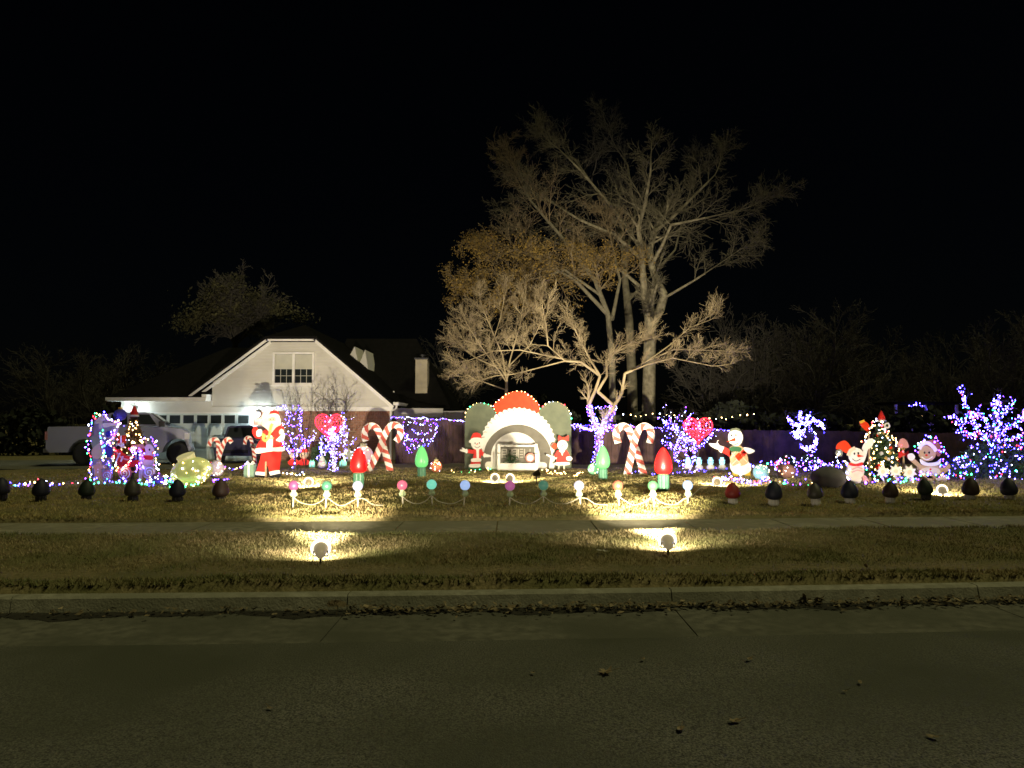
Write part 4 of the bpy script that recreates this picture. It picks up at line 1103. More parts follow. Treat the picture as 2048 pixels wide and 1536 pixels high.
# snow people beside the backdrop
FO, FS = (920, 850), 8.533
sm1, c = cut('snowman_cutout', 'board snowman in red Santa coat left of the big hat, one arm held out', 'lawn figure', (950, 940), 24.6, FO, FS, [
    ('boots', pdg, ('s', [(170, 670), (340, 668), (370, 745), (250, 765), (150, 745)]), 0),
    ('coat_tail', pred, ('p', [(200, 560), (345, 560), (350, 640), (180, 640)]), 1), ('coat_fur', pw, ('s', [(160, 640), (250, 628), (345, 630), (340, 680), (250, 690), (165, 682)]), 2),
    ('coat', pred, ('s', [(230, 380), (300, 370), (380, 395), (360, 470), (345, 540), (225, 540), (235, 460)]), 1), ('belt_fur', pw, ('s', [(195, 540), (270, 530), (355, 538), (355, 585), (270, 595), (198, 588)]), 2),
    ('coat_front', pw, ('p', [(275, 385), (325, 385), (322, 530), (285, 530)]), 2),
    ('sleeve', pred, ('l', [(260, 430), (200, 420), (135, 410)], 66), 2), ('sleeve_cuff', pw, ('e', 112, 410, 24, 40), 3), ('mitten', pw, ('s', [(95, 385), (50, 350), (30, 355), (45, 380), (0, 385), (10, 410), (60, 425), (95, 430)]), 2),
    ('sleeve', pred, ('l', [(345, 425), (385, 455), (410, 475)], 62), 2), ('sleeve_cuff', pw, ('e', 420, 480, 26, 38), 3), ('mitten', pw, ('s', [(430, 465), (500, 475), (545, 500), (500, 510), (435, 510)]), 2),
    ('head', pw, ('e', 295, 285, 108, 102), 3), ('hat', pred, ('s', [(190, 215), (210, 130), (270, 95), (345, 120), (362, 195), (280, 190)]), 4), ('hat_brim', pw, ('s', [(175, 240), (200, 195), (290, 180), (370, 195), (395, 225), (290, 212), (215, 235)]), 5), ('hat_bobble', pw, ('e', 178, 248, 24, 24), 6),
    ('eyes', pdk, ('m', [('e', 258, 275, 10, 13), ('e', 330, 272, 10, 13)]), 4), ('carrot_nose', porange, ('p', [(285, 285), (305, 272), (308, 296), (262, 305)]), 5), ('mouth', pdk, ('m', [('l', [(250, 330), (295, 355), (345, 325)], 8)]), 4)])
sm2, c = cut('snow_woman_cutout', 'board snow woman in red dress with red bow, right of the big hat', 'lawn figure', (1123, 940), 24.6, FO, FS, [
    ('legs', pcream, ('m', [('p', [(1672, 640), (1700, 640), (1698, 745), (1675, 745)]), ('p', [(1762, 640), (1790, 640), (1788, 745), (1765, 745)])]), 0), ('shoes', pred, ('s', [(1625, 760), (1690, 735), (1800, 738), (1850, 765), (1840, 790), (1640, 792)]), 1),
    ('skirt', pred, ('p', [(1672, 500), (1800, 500), (1850, 615), (1632, 615)]), 1), ('skirt_fur', pw, ('s', [(1620, 605), (1740, 600), (1860, 602), (1862, 640), (1740, 652), (1622, 645)]), 2),
    ('jacket', pred, ('s', [(1650, 410), (1740, 395), (1830, 410), (1815, 500), (1740, 520), (1660, 505)]), 2), ('collar', pw, ('s', [(1690, 400), (1790, 400), (1760, 440), (1745, 490), (1725, 440)]), 3),
    ('sleeve', pred, ('l', [(1670, 430), (1640, 480), (1640, 520)], 52), 3), ('mitten', pw, ('s', [(1645, 500), (1600, 500), (1480, 460), (1490, 490), (1590, 540), (1650, 540)]), 2),
    ('sleeve', pred, ('l', [(1810, 430), (1840, 480), (1838, 505)], 52), 3), ('mitten', pw, ('s', [(1815, 510), (1880, 500), (1915, 540), (1880, 575), (1820, 560)]), 4),
    ('head', pw, ('e', 1748, 312, 88, 88), 4), ('bow', pred, ('s', [(1680, 150), (1720, 165), (1765, 185), (1810, 165), (1850, 150), (1850, 238), (1800, 220), (1765, 210), (1725, 222), (1678, 238)]), 5), ('bow_knot', porange, ('e', 1765, 196, 22, 24), 6),
    ('eyes', pdk, ('m', [('e', 1718, 300, 9, 12), ('e', 1778, 298, 9, 12)]), 5), ('carrot_nose', porange, ('p', [(1735, 318), (1755, 305), (1757, 330), (1712, 335)]), 6), ('mouth', pdk, ('m', [('l', [(1712, 350), (1748, 368), (1785, 345)], 7)]), 5), ('orange_bauble', porange, ('e', 1612, 330, 46, 55), 1)])
DO, DS = (1400, 800), 6.827
sm3, c = cut('snowman_cutout', 'plump board snowman in orange waistcoat and green cap with arms thrown wide', 'lawn figure', (1482, 958), 21.2, DO, DS, [
    ('boot', pyel, ('p', [(440, 960), (510, 985), (520, 1070), (475, 1090), (465, 1040)]), 0), ('boot', pyel, ('p', [(615, 985), (685, 960), (690, 1080), (625, 1090)]), 0), 
    ('body', pw, ('s', [(415, 830), (480, 800), (620, 800), (690, 870), (690, 950), (600, 1005), (500, 1000), (425, 940)]), 1),
    ('waistcoat', ptan, ('s', [(410, 640), (480, 615), (570, 620), (640, 730), (652, 840), (560, 885), (540, 850), (450, 885), (412, 820)]), 2),
    ('waistcoat_front', porange, ('p', [(470, 760), (530, 700), (590, 760), (530, 820)]), 3), ('plaid_lines', pcream, ('m', [('l', [(430, 700), (560, 870)], 9), ('l', [(600, 700), (430, 870)], 9), ('l', [(470, 650), (640, 830)], 9), ('l', [(520, 640), (420, 780)], 9)]), 3),
    ('scarf', pdg, ('s', [(400, 645), (470, 615), (560, 640), (550, 690), (470, 690), (410, 680)]), 4),
    ('sleeve', pred, ('l', [(430, 730), (370, 690), (310, 660)], 82), 2), ('sleeve_cuff', pw, ('p', [(280, 610), (330, 630), (295, 710), (255, 680)]), 3), ('mitten', pw, ('s', [(275, 620), (240, 560), (265, 540), (240, 545), (225, 580), (130, 580), (150, 615), (220, 655), (265, 660)]), 2),
    ('sleeve', pred, ('l', [(620, 720), (590, 710), (620, 690)], 70), 3), ('mitten', pw, ('s', [(590, 640), (660, 640), (745, 680), (690, 715), (640, 710)]), 4),
    ('head', pw, ('e', 485, 500, 100, 118), 4), ('cap', pgreen, ('s', [(395, 425), (430, 382), (520, 375), (560, 420), (480, 400)]), 5), ('eyes', pdk, ('m', [('e', 430, 470, 10, 15), ('e', 490, 468, 10, 15)]), 5), ('carrot_nose', porange, ('p', [(450, 515), (480, 500), (485, 545), (358, 560)]), 5), ('mouth', pdk, ('m', [('l', [(415, 585), (460, 602), (520, 575)], 9)]), 5)])

# candy canes
def canes(label, base, D, org, sc, paths, wd, group='striped candy canes'):
    loc = P(base[0], base[1], D); loc.z = GZ - .02
    root = thing('candy_cane', label, 'candy cane', loc, 0, group)
    c = Cut(root, base, D, org, sc)
    for i, path in enumerate(paths):
        pts = cr_smooth(path, 12, False)
        b = MB(); b.strip([c.t(p) for p in pts], wd / sc * c.s, -.02 - i * .042, -i * .042)
        cane = b.build('cane', pw, root)
        # slanted red bands
        T = [c.t(p) for p in pts]; w = wd / sc * c.s; ds = [0]
        for a, b_ in zip(T[:-1], T[1:]): ds.append(ds[-1] + math.hypot(b_[0] - a[0], b_[1] - a[1]))
        def at(d):
            d = min(max(d, 0), ds[-1] - 1e-6)
            k = next(j for j in range(len(ds) - 1) if ds[j + 1] > d)
            t = (d - ds[k]) / (ds[k + 1] - ds[k]); a, b_ = T[k], T[k + 1]
            l = math.hypot(b_[0] - a[0], b_[1] - a[1]); n = (-(b_[1] - a[1]) / l, (b_[0] - a[0]) / l)
            return (a[0] + (b_[0] - a[0]) * t, a[1] + (b_[1] - a[1]) * t), n
        st = MB(); d = w * .25; sl_ = w * .38
        while d < ds[-1] - w * .3:
            q = []
            for e in (-1, -.33, .33, 1):
                (p, n) = at(d + sl_ * e); q.append((p[0] + n[0] * w * .497 * e, p[1] + n[1] * w * .497 * e))
            for e in (1, .33, -.33, -1):
                (p, n) = at(d + w * .70 + sl_ * e); q.append((p[0] + n[0] * w * .497 * e, p[1] + n[1] * w * .497 * e))
            st.prism(poly_cw(q), -.026 - i * .042, -.0195 - i * .042); d += w * 1.42
        st.build('stripes', cstripe, cane)
    return root
canes('crossed pair of tall striped candy canes beside the right hand red bulb', (1267, 952), 22.5, (1160, 780), 6.4,
      [[(492, 672), (465, 560), (500, 482), (560, 456), (622, 490), (662, 580), (702, 700), (762, 880), (822, 1095)], [(890, 672), (914, 560), (882, 482), (822, 456), (760, 490), (720, 580), (690, 690), (645, 880), (592, 1095)]], 86)
canes('crossed pair of tall striped candy canes in front of the brick corner', (757, 943), 24.3, (560, 780), 6.4,
      [[(1100, 640), (1078, 545), (1115, 468), (1180, 448), (1240, 485), (1295, 600), (1335, 750), (1380, 900), (1420, 1050)], [(1485, 645), (1540, 560), (1528, 472), (1460, 432), (1390, 470), (1335, 580), (1270, 750), (1200, 900), (1125, 1050)]], 82)
canes('small leaning pair of striped candy canes on the driveway beside the truck', (437, 948), 23.5, (340, 800), 6.98,
      [[(540, 640), (565, 565), (625, 542), (668, 600), (675, 750), (690, 1030)], [(862, 590), (815, 542), (765, 572), (722, 680), (690, 800), (650, 1030)]], 58)
canes('single faint candy cane leaning just left of Santa', (512, 950), 23.5, (340, 800), 6.98, [[(1038, 630), (1058, 545), (1110, 542), (1150, 640), (1180, 820), (1210, 1030)]], 46)

# ------------------------------------------------------------------ giant bulbs
def gbulb(name, label, loc, r, h, hb, mb, ms, group):
    root = thing(name, label, 'giant bulb', loc, rnd.uniform(0, 6), group)
    pr = [(r * a_, hb + (h - hb) * b_) for a_, b_ in ((.52, 0), (.72, .03), (.88, .09), (.97, .17), (1, .26), (.985, .36), (.93, .47), (.84, .58), (.72, .69), (.57, .79), (.42, .875), (.27, .94), (.13, .98), (.02, 1))]
    MB().lathe(pr, 24).build('glass', mb, root, True)
    MB().lathe([(r * .50, -.03), (r * .52, hb * .05), (r * .60, hb * .10), (r * .60, hb * .92), (r * .50, hb)], 24, rib=.05, ribn=12).build('socket', ms, root)
    return root
E_br = emat('big_bulb_red', (1.0, .008, .008), .85, (.4, .01, .01)); E_bg = emat('big_bulb_green', (.18, .80, .22), .58, (.08, .3, .09))
sock = mat('green_socket', (.07, .20, .12), (.05, .15, .09), 9, .5)
gbulb('giant_bulb', 'lit giant red bulb before the candy canes by the brick corner', G(717, 976), .20, .95, .36, E_br, sock, 'lit giant bulbs')
gbulb('giant_bulb', 'lit giant green bulb on the lawn between candy canes and orange bauble', G(843, 956), .185, .90, .30, E_bg, sock, 'lit giant bulbs')
gbulb('giant_bulb', 'lit giant green bulb with a pale green bauble leaning at its foot', G(1206, 959), .19, .92, .30, E_bg, sock, 'lit giant bulbs')
gbulb('giant_bulb', 'lit giant red bulb between the tall candy canes and the violet shrub', G(1327, 981), .205, .98, .37, E_br, sock, 'lit giant bulbs')
dk_navy = mat('unlit_bulb_navy', (.012, .014, .032), None, 4, .6); dk_brn = mat('unlit_bulb_brown', (.035, .018, .012), None, 4, .6); dk_red = mat('unlit_bulb_red', (.24, .022, .015), None, 4, .55); dk_grn = mat('unlit_bulb_green', (.012, .024, .014), None, 4, .6); dk_gry = mat('unlit_bulb_clear', (.055, .05, .04), None, 4, .5)
dsock = mat('grey_socket', (.62, .60, .52), (.5, .48, .42), 9, .6); bsock = mat('black_socket', (.03, .03, .03), None, 9, .6)
row = [(4, 998, dk_navy, bsock, 'unlit dark bulb cut by the left edge of the picture'), (82, 1002, dk_navy, bsock, 'unlit dark bulb second along the left row'), (172, 1002, dk_grn, bsock, 'unlit dark green bulb in front of the candy display, nearest the truck wheel'),
       (266, 1002, dk_gry, bsock, 'faint grey unlit bulb before the peppermint swirls'), (355, 1003, dk_navy, bsock, 'unlit navy bulb in front of the yellow green bauble'), (441, 1003, dk_brn, bsock, 'unlit brown bulb ending the left row, nearest Santa'),
       (1466, 1007, dk_red, dsock, 'unlit red bulb with grey socket before the plump snowman'), (1547, 1009, dk_navy, dsock, 'unlit navy bulb with grey socket beside the red one'), (1632, 1008, dk_gry, dsock, 'faint clear unlit bulb before the grey dome'), (1700, 1007, dk_navy, dsock, 'unlit navy bulb before the kneeling snow child'),
       (1780, 1005, dk_brn, dsock, 'unlit brown bulb before the white stars'), (1853, 998, dk_grn, bsock, 'unlit dark bulb leaning beside the right hand floodlight'), (1940, 1000, dk_brn, dsock, 'unlit brown bulb just past the right hand floodlight'), (2020, 1000, dk_navy, dsock, 'unlit dark bulb at the right end of the row')]
for px, py, m, s2, lb in row:
    k_ = rnd.uniform(.94, 1.06); b = gbulb('giant_bulb', lb, G(px, py), .152 * k_, .43 * k_, .10, m, s2, 'unlit giant bulbs in a row along the pavement'); b.rotation_euler = (R(rnd.uniform(-4, 4)), R(rnd.uniform(-5, 5)), rnd.uniform(0, 6))
    if px == 1853: b.rotation_euler = (R(4), R(-9), 0)

# ------------------------------------------------------------------ globe path lights and their cords
gc = {'p': emat('globe_pink', (.62, .16, .42), .40, (.16, .03, .07)), 'dg': emat('globe_dim_green', (.12, .32, .22), .32, (.03, .11, .06)), 'w': emat('globe_white', (.72, .70, .92), .6, (.15, .15, .2)), 'r': emat('globe_rose', (1.0, .20, .30), .6, (.22, .03, .05)), 'g': emat('globe_mint', (.25, .85, .62), .6, (.03, .16, .11)), 'b': emat('globe_blue', (.45, .62, 1.0), .62, (.06, .10, .2)), 'o': emat('globe_coral', (.95, .26, .18), .55, (.22, .035, .015)), 'gg': emat('globe_leaf', (.22, .62, .25), .5, (.025, .11, .03))}
leafm = mat('pale_green_collar', (.34, .42, .24), None, 8, .6)
pl = [(587, 1012, 'p', 'dim pink globe path light, first of the row by Santa'), (653, 1013, 'dg', 'dim green globe path light beside the dim pink one'), (715, 1013, 'w', 'white globe path light below the red giant bulb'),
      (804, 1011, 'r', 'rose globe path light starting the second trio'), (863, 1009, 'g', 'mint green globe path light in the second trio'), (930, 1011, 'b', 'pale blue globe path light ending the second trio'),
      (1020, 1012, 'p', 'dim pink globe path light below the bench'), (1087, 1011, 'dg', 'dim green globe path light below the red hat snow woman'), (1158, 1012, 'w', 'white globe path light left of the tall candy canes'),
      (1236, 1012, 'o', 'coral globe path light below the tall candy canes'), (1306, 1012, 'gg', 'leaf green globe path light before the red giant bulb'), (1376, 1011, 'b', 'pale blue globe path light ending the row')]
pos = []
for i, (px, py, k, lb) in enumerate(pl):
    b = G(px, py); pos.append(b)
    root = thing('path_light', lb, 'path light', b, rnd.uniform(-.3, .3), 'globe path lights along the lawn edge')
    tilt = rnd.uniform(-.03, .03)
    MB().tube([(tilt * 1.5, 0, -.08), (0, 0, .26)], [.012, .016], 8).build('stake', cord_m, root)
    MB().lathe([(.02, .16), (.055, .19), (.06, .22), (.035, .27)], 10, rib=.16, ribn=5).build('collar', leafm, root)
    MB().lathe([(.03, .255), (.042, .265), (.042, .29), (.035, .30)], 12).build('socket', leafm, root)
    MB().ball((0, 0, .375), .094, 18).build('globe', gc[k], root, True)
def cord(label, pts, r=.0065):
    q = cr_smooth([(p.x, p.y) for p in pts], 6, False); z = cr_smooth([(p.z, 0) for p in pts], 6, False)
    o = MB().tube([Vector((a[0], a[1], b[0])) for a, b in zip(q, z)], r, 5).build('extension_cord', cord_m)
    tag(o, label, 'cord', 'white cords between the path lights')
cords = ['white cord linking the first trio of path lights', 'white cord linking the second trio of path lights', 'white cord linking the path lights below the bench', 'white cord linking the last trio and running up to the snowman floodlight']
for g_ in range(4):
    a, b, d = pos[g_ * 3:g_ * 3 + 3]; pts = []
    for u, v in ((a, b), (b, d)):
        for t in (0, .18, .4, .62, .85):
            p = u.lerp(v, t); p.z = GZ + .22 - .14 * math.sin(math.pi * t) + rnd.uniform(-.015, .015); p.y -= .03; pts.append(p)
    e = d.copy(); e.z = GZ + .2; e.y -= .03; pts.append(e)
    if g_ in (0, 2): pts += [d + Vector((.14, -.05, .14)), d + Vector((.30, -.12, .05)), d + Vector((.5, -.2, .045))]
    elif g_ == 3: pts += [d + Vector((.2, .4, .17)), G(1405, 985) + Vector((0, 0, .12)), G(1434, 975) + Vector((0, 0, .06))]
    cord(cords[g_], pts)

# ------------------------------------------------------------------ ornaments and small lit figures
def bauble(label, loc, r, m, capm, sq=.9, tilt=0, rib=0, dots=None, name='bauble', cap=True):
    root = thing(name, label, 'ornament', loc, 0, 'giant baubles lying on the lawn')
    rot = Matrix.Rotation(tilt, 3, 'Y')
    n = 12
    pr = [(max(.004, r * math.sin(math.pi * i / n)), r * sq * (1 - math.cos(math.pi * i / n))) for i in range(n + 1)]
    cz = r * sq
    MB().lathe([(a, z - cz) for a, z in pr], 32, (0, 0, cz), rot, rib, 10).build('ball', m, root, True)
    if cap:
        MB().lathe([(r * .36, r * sq * .9), (r * .38, r * sq * 1.22), (r * .32, r * sq * 1.24), (.01, r * sq * 1.16)], 20, (0, 0, cz), rot).build('cap', capm, root)
        MB().tube([rot @ Vector((math.cos(a) * r * .12, 0, r * sq * 1.24 + r * .12 + math.sin(a) * r * .12)) + Vector((0, 0, cz)) for a in [6.283 * i / 12 for i in range(13)]], r * .025, 6).build('hanging_ring', capm, root)
    if dots:
        pts = []
        for k in range(dots):
            a, b = rnd.uniform(3.4, 6.0), rnd.uniform(-.8, .9); q = math.sqrt(1 - b * b)
            pts.append(Vector((r * q * math.cos(a), r * q * math.sin(a), r * sq * (1 + b))) * 1.01)
        bulbs(root, pts, .016, [(E_warm, 2), (E_white, 2)])
    return root
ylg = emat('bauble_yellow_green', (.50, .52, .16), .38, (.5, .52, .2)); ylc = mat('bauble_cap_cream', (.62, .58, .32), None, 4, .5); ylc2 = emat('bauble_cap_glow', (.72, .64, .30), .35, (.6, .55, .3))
ob = G(383, 972)
bau = bauble('large ribbed yellow green bauble with cream cap lying tilted on the grass', ob, .47, ylg, ylc, .74, R(-14), .045, 24, cap=False)
# bigger cap for this one
MB().lathe([(.20, .02), (.215, .15), (.20, .165), (.15, .15), (.01, .155)], 24, (-.10, -.02, .60), Matrix.Rotation(R(-14), 3, 'Y') @ Matrix.Rotation(R(18), 3, 'X')).build('collar', ylc2, bau)
light_string('warm and green light string draped round the yellow green bauble', sway([ob + Vector(v) for v in ((-.52, -.2, .25), (-.45, -.42, .12), (-.2, -.50, .06), (.1, -.52, .05), (.38, -.42, .1), (.5, -.25, .3), (.47, -.1, .45))], 5, .025), .07, .018, [(E_warm, 3), (E_green, 2), (E_white, 1), (E_blue, .5)], .03)
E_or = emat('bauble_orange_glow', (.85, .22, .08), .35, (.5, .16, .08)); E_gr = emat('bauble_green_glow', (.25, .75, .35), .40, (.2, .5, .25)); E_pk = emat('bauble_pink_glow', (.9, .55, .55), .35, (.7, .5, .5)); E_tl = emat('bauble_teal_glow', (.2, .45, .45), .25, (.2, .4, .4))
bauble('orange speckled bauble on the grass left of the big hat', G(872, 944), .19, E_or, ylc, .95, 0, 0, 14)
bauble('pale green speckled bauble leaning on the foot of the giant green bulb', G(1187, 949), .17, E_gr, ylc, 1.0, 0, 0, 14, cap=False)
bauble('pinkish white bauble standing behind the giant red bulb by the brick corner', G(727, 931), .35, E_pk, ylc, 1.05, 0, .03, 30)
bauble('white and green bauble just left of the giant red bulb', G(697, 925), .22, mat('bauble_white', (.6, .66, .58), None, 4, .5), ylc, 1.15, 0, .04, 18)
bauble('teal speckled bauble on the grass right of the plump snowman', G(1522, 960), .21, E_tl, ylc, 1.0, 0, 0, 18, cap=False)
bauble('faded pink bauble half sunk beyond the teal one', G(1573, 956), .26, mat('bauble_faded_pink', (.42, .22, .18), None, 5, .6), ylc, .75, 0, 0, 6, cap=False)
bauble('big dull grey dome before the kneeling snow child', G(1657, 976), .40, mat('dull_grey', (.16, .145, .15), (.12, .115, .12), 3, .8), ylc, .62, 0, .02, 0, cap=False)
bauble('lavender bauble at the foot of the leaning candy canes', G(432, 955), .21, mat('bauble_lavender', (.50, .42, .50), None, 5, .6), ylc, 1.15, 0, 0, 10, cap=False)
bauble('small purple bauble on the grass right of the peppermint swirls', G(313, 968), .15, mat('bauble_purple', (.28, .14, .30), None, 5, .6), ylc, .9, 0, 0, 6, cap=False)
# green elf gift by Santa
gb = thing('wrapped_gift', 'frosty green wrapped gift with a bow just left of Santa', 'gift', G(500, 953))
MB().bx(-.14, .14, -.12, .12, -.02, .34).build('box', mat('frosty_green', (.22, .34, .24), (.16, .26, .18), 6, .6), gb); MB().bx(-.03, .03, -.125, .125, -.01, .345).build('ribbon', pw, gb)
for sx in (-1, 1): MB().tube([(0, 0, .34), (sx * .08, 0, .44), (sx * .13, 0, .38), (0, 0, .34)], .02, 6).build('bow', pw, gb)
# carol elves
E_face = emat('lit_face', (1.0, .74, .46), .55); E_elf = emat('lit_red', (1.0, .05, .04), .6)
for px, lb in ((588, 'glowing elf figure nearer Santa, red hat and base'), (609, 'glowing elf figure nearer the lit trunk, red hat and base')):
    b = G(px, 926, .17); b = P(px, 845, 28.5); b.z = GZ
    e = thing('elf_figure', lb, 'lawn figure', b, 0, 'glowing elves by the brick wall')
    MB().lathe([(.12, -.02), (.20, .05), (.21, .12), (.12, .20), (.07, .24)], 16).build('base', E_elf, e, True)
    MB().ball((0, 0, .38), .155, 16).build('head', E_face, e, True)
    MB().lathe([(.165, .44), (.15, .48), (.09, .57), (.03, .62)], 16, (.01, .03, 0)).build('hat', E_elf, e, True)
    MB().lathe([(.17, .43), (.175, .455), (.165, .475)], 16, (.01, .03, 0)).build('hat_brim', pw, e)
    for sx in (-1, 1): MB().ball((sx * .055, -.145, .40), .018, 8).build('eye', pdk, e)
    MB().ball((0, -.16, .36), .025, 8).build('nose', ppink, e)
# small green lanterns with cord
E_mint = emat('mint_glow', (.35, .95, .70), .6)
for px, py, lb in ((624, 934, 'small mint green gift lantern nearest the elves'), (647, 933, 'small mint green gift lantern left of the lit trunk'), (686, 933, 'small mint green gift lantern right of the lit trunk')):
    g_ = thing('gift_lantern', lb, 'lantern', G(px, py), rnd.uniform(-.4, .4), 'mint green gift lanterns')
    MB().bx(-.09, .09, -.09, .09, .0, .18).build('box', E_mint, g_); MB().bx(-.015, .015, -.095, .095, -.005, .186).build('ribbon', pw, g_)
    for sx in (-1, 1): MB().tube([(0, 0, .18), (sx * .05, 0, .25), (sx * .08, 0, .20), (0, 0, .18)], .014, 5).build('bow', E_mint, g_)
o = MB().tube([G(x, y) + Vector((0, 0, z)) for x, y, z in ((626, 934, .03), (640, 935, .03), (648, 936, .02), (655, 933, .05), (672, 934, .04), (690, 934, .03), (705, 934, .04), (716, 940, .02))], .016, 5).build('extension_cord', cord_m); tag(o, 'thick white cord between the mint green gift lanterns', 'cord')
gn = thing('snow_gnome', 'small white frosted gnome in front of the dark bush', 'lawn figure', P(645, 845, 26.5)); gn.location.z = GZ
MB().lathe([(.13, -.02), (.16, .10), (.12, .22), (.06, .26)], 14).build('body', pw, gn, True); MB().lathe([(.13, .22), (.10, .32), (.03, .45), (.004, .5)], 14).build('hat', mat('frost', (.62, .70, .66), None, 6, .6), gn, True); MB().ball((0, -.12, .23), .03, 8).build('nose', ppink, gn)
# four small snowmen
E_te = emat('teal_glow', (.38, .90, .95), .75)
for px, lb in ((1375, 'small glowing teal snowman nearest the violet shrub trunk'), (1397, 'small glowing teal snowman, second from the violet shrub'), (1420, 'small glowing teal snowman, second from the plump snowman'), (1443, 'small glowing teal snowman nearest the plump snowman')):
    b = P(px, 845, 25); b.z = GZ
    e = thing('small_snowman', lb, 'lawn figure', b, 0, 'small glowing snowmen in a row')
    MB().ball((0, 0, .10), .13, 14).build('body', pw, e, True); MB().ball((0, 0, .28), .095, 14).build('head', E_te, e, True)
    MB().lathe([(.11, .345), (.11, .36), (.065, .362), (.06, .44), (.01, .445)], 12).build('hat', E_te, e); MB().tube([(0, -.09, .28), (0, -.15, .27)], [.016, .003], 6).build('nose', porange, e)
    for sx in (-1, 1): MB().ball((sx * .035, -.085, .305), .012, 6).build('eye', pdk, e)
# red hearts of light
def heart(label, base, D, cx, cy, s):
    b = P(cx, cy, D); root = thing('light_heart', label, 'light sculpture', (b.x, D, GZ))
    zc = b.z - GZ
    pts = []
    for i in range(40):
        a = 2 * math.pi * i / 40
        pts.append(Vector((16 * math.sin(a) ** 3 * s, 0, zc + (13 * math.cos(a) - 5 * math.cos(2 * a) - 2 * math.cos(3 * a) - math.cos(4 * a)) * s)))
    MB().tube(pts + [pts[0]], .022, 6, False).build('tube_outline', E_redglow, root)
    grid = MB(); ins = []
    for k in range(1, 5):
        q = [Vector((p.x * k / 5, .0, zc + (p.z - zc) * k / 5)) for p in pts]
        grid.tube(q + [q[0]], .010, 4, False); ins += along(q + [q[0]], .10, .02)
    for i in range(0, 40, 4): grid.tube([Vector((0, .01, zc)), pts[i]], .008, 4, False)
    grid.build('tube_mesh', E_redglow, root)
    bulbs(root, [p + Vector((0, -.03, 0)) for p in ins], .014, [(E_red, 6), (E_lav, .8), (E_white, .5)])
    MB().tube([(0, .02, -.05), (0, .02, zc - 16 * s)], .012, 6).build('stake', dark_m, root)
heart('red heart of rope light in front of the brick wall', None, 24.6, 659, 850, .029)
heart('red heart of rope light rising out of the violet shrub', None, 25.0, 1396, 858, .030)

# ------------------------------------------------------------------ candy display at the left
LO, LS = (160, 780), 7.68
def disp(name, label, base, D, layers, cat='lawn figure', group=None): return cut(name, label, cat, base, D, LO, LS, layers, 0, group)
disp('candy_archway', 'white and lavender board archway with striped posts at the truck side of the display', (212, 962), 20.0, [
    ('back_board', mat('board_lavender', (.42, .40, .50), None, 5, .6), ('p', [(175, 1330), (200, 640), (190, 450), (260, 370), (350, 340), (470, 420), (600, 450), (560, 640), (500, 800), (480, 1000), (500, 1330)]), 0),
    ('arch_post', pw, ('l', [(300, 560), (300, 440), (350, 390)], 50), 1), ('arch_post', pw, ('l', [(560, 480), (530, 600), (490, 720)], 45), 1), ('snow_cap', pw, ('s', [(200, 480), (280, 370), (350, 330), (400, 400), (340, 440), (260, 480)]), 2),
    ('garland', mat('pale_green_garland', (.36, .44, .30), None, 8, .6), ('s', [(150, 700), (260, 660), (300, 800), (330, 950), (260, 1010), (200, 900)]), 1), ('swirl_post', pcream, ('s', [(180, 880), (300, 780), (340, 900), (300, 1010), (200, 1000)]), 2), ('roof_icing', pw, ('s', [(340, 480), (450, 470), (600, 450), (600, 500), (480, 520), (360, 540)]), 2), ('window', pblue, ('e', 420, 640, 40, 50), 2), ('door', pblue, ('s', [(380, 850), (440, 800), (490, 860), (480, 980), (390, 980)]), 1)])
def lathe_thing(name, label, cat, loc, parts, group=None):
    t_ = thing(name, label, cat, loc, 0, group)
    for n_, pr, m in parts: MB().lathe(pr, 18).build(n_, m, t_, True)
    return t_
b = P(234, 845, 19.8); lathe_thing('blue_ornament', 'blue round ornament perched on top of the candy archway', 'ornament', (b.x, 19.95, P(234, 842, 19.9).z), [('ball', [(.01, 0), (.12, .05), (.17, .16), (.12, .28), (.03, .32)], pblue), ('cap', [(.05, .31), (.05, .36), (.01, .365)], pgold)])
gingerb = [('arm_and_body', ptan, ('s', [(250, 1010), (310, 1000), (330, 1060), (390, 1080), (385, 1120), (330, 1130), (330, 1240), (350, 1330), (300, 1335), (280, 1260), (255, 1335), (205, 1330), (225, 1230), (220, 1130), (170, 1110), (180, 1070), (235, 1060)]), 0), ('icing', pw, ('m', [('l', [(180, 1088), (205, 1098)], 10), ('l', [(360, 1080), (372, 1112)], 10), ('e', 278, 1130, 9, 9), ('e', 278, 1170, 9, 9), ('e', 265, 1030, 6, 6), ('e', 293, 1030, 6, 6)]), 1)]
disp('gingerbread_cutout', 'tan gingerbread man board standing at the foot of the candy archway', (197, 958), 19.6, gingerb)
def swirl(label, cx, cy, r, m, base, D, org=LO, sc=LS):
    sp = [(cx + r * .92 * t * math.cos(t * 15), cy + r * .92 * t * math.sin(t * 15)) for t in [i / 40 for i in range(3, 41)]]
    root, c = cut('peppermint_swirl', label, 'candy decoration', base, D, org, sc, [('disc', m, ('e', cx, cy, r, r), 0), ('spiral', pw, ('l', sp, r * .14, 0), 1), ('stick', pcream, ('p', [(cx - 8, cy + r), (cx + 8, cy + r), (cx + 8, cy + r + 190), (cx - 8, cy + r + 190)]), 0)], 0, 'peppermint swirl lollipops')
swirl('pink peppermint swirl beside the gingerbread man', 412, 1215, 78, ppink, (213, 958), 19.4)
swirl('large red peppermint swirl at the foot of the red sleigh', 685, 1205, 100, mat('swirl_red', (.55, .12, .11), None, 5, .5), (249, 962), 19.4)
swirl('tan peppermint swirl below the cream reindeer', 1060, 1180, 105, ptan, (298, 960), 19.4)
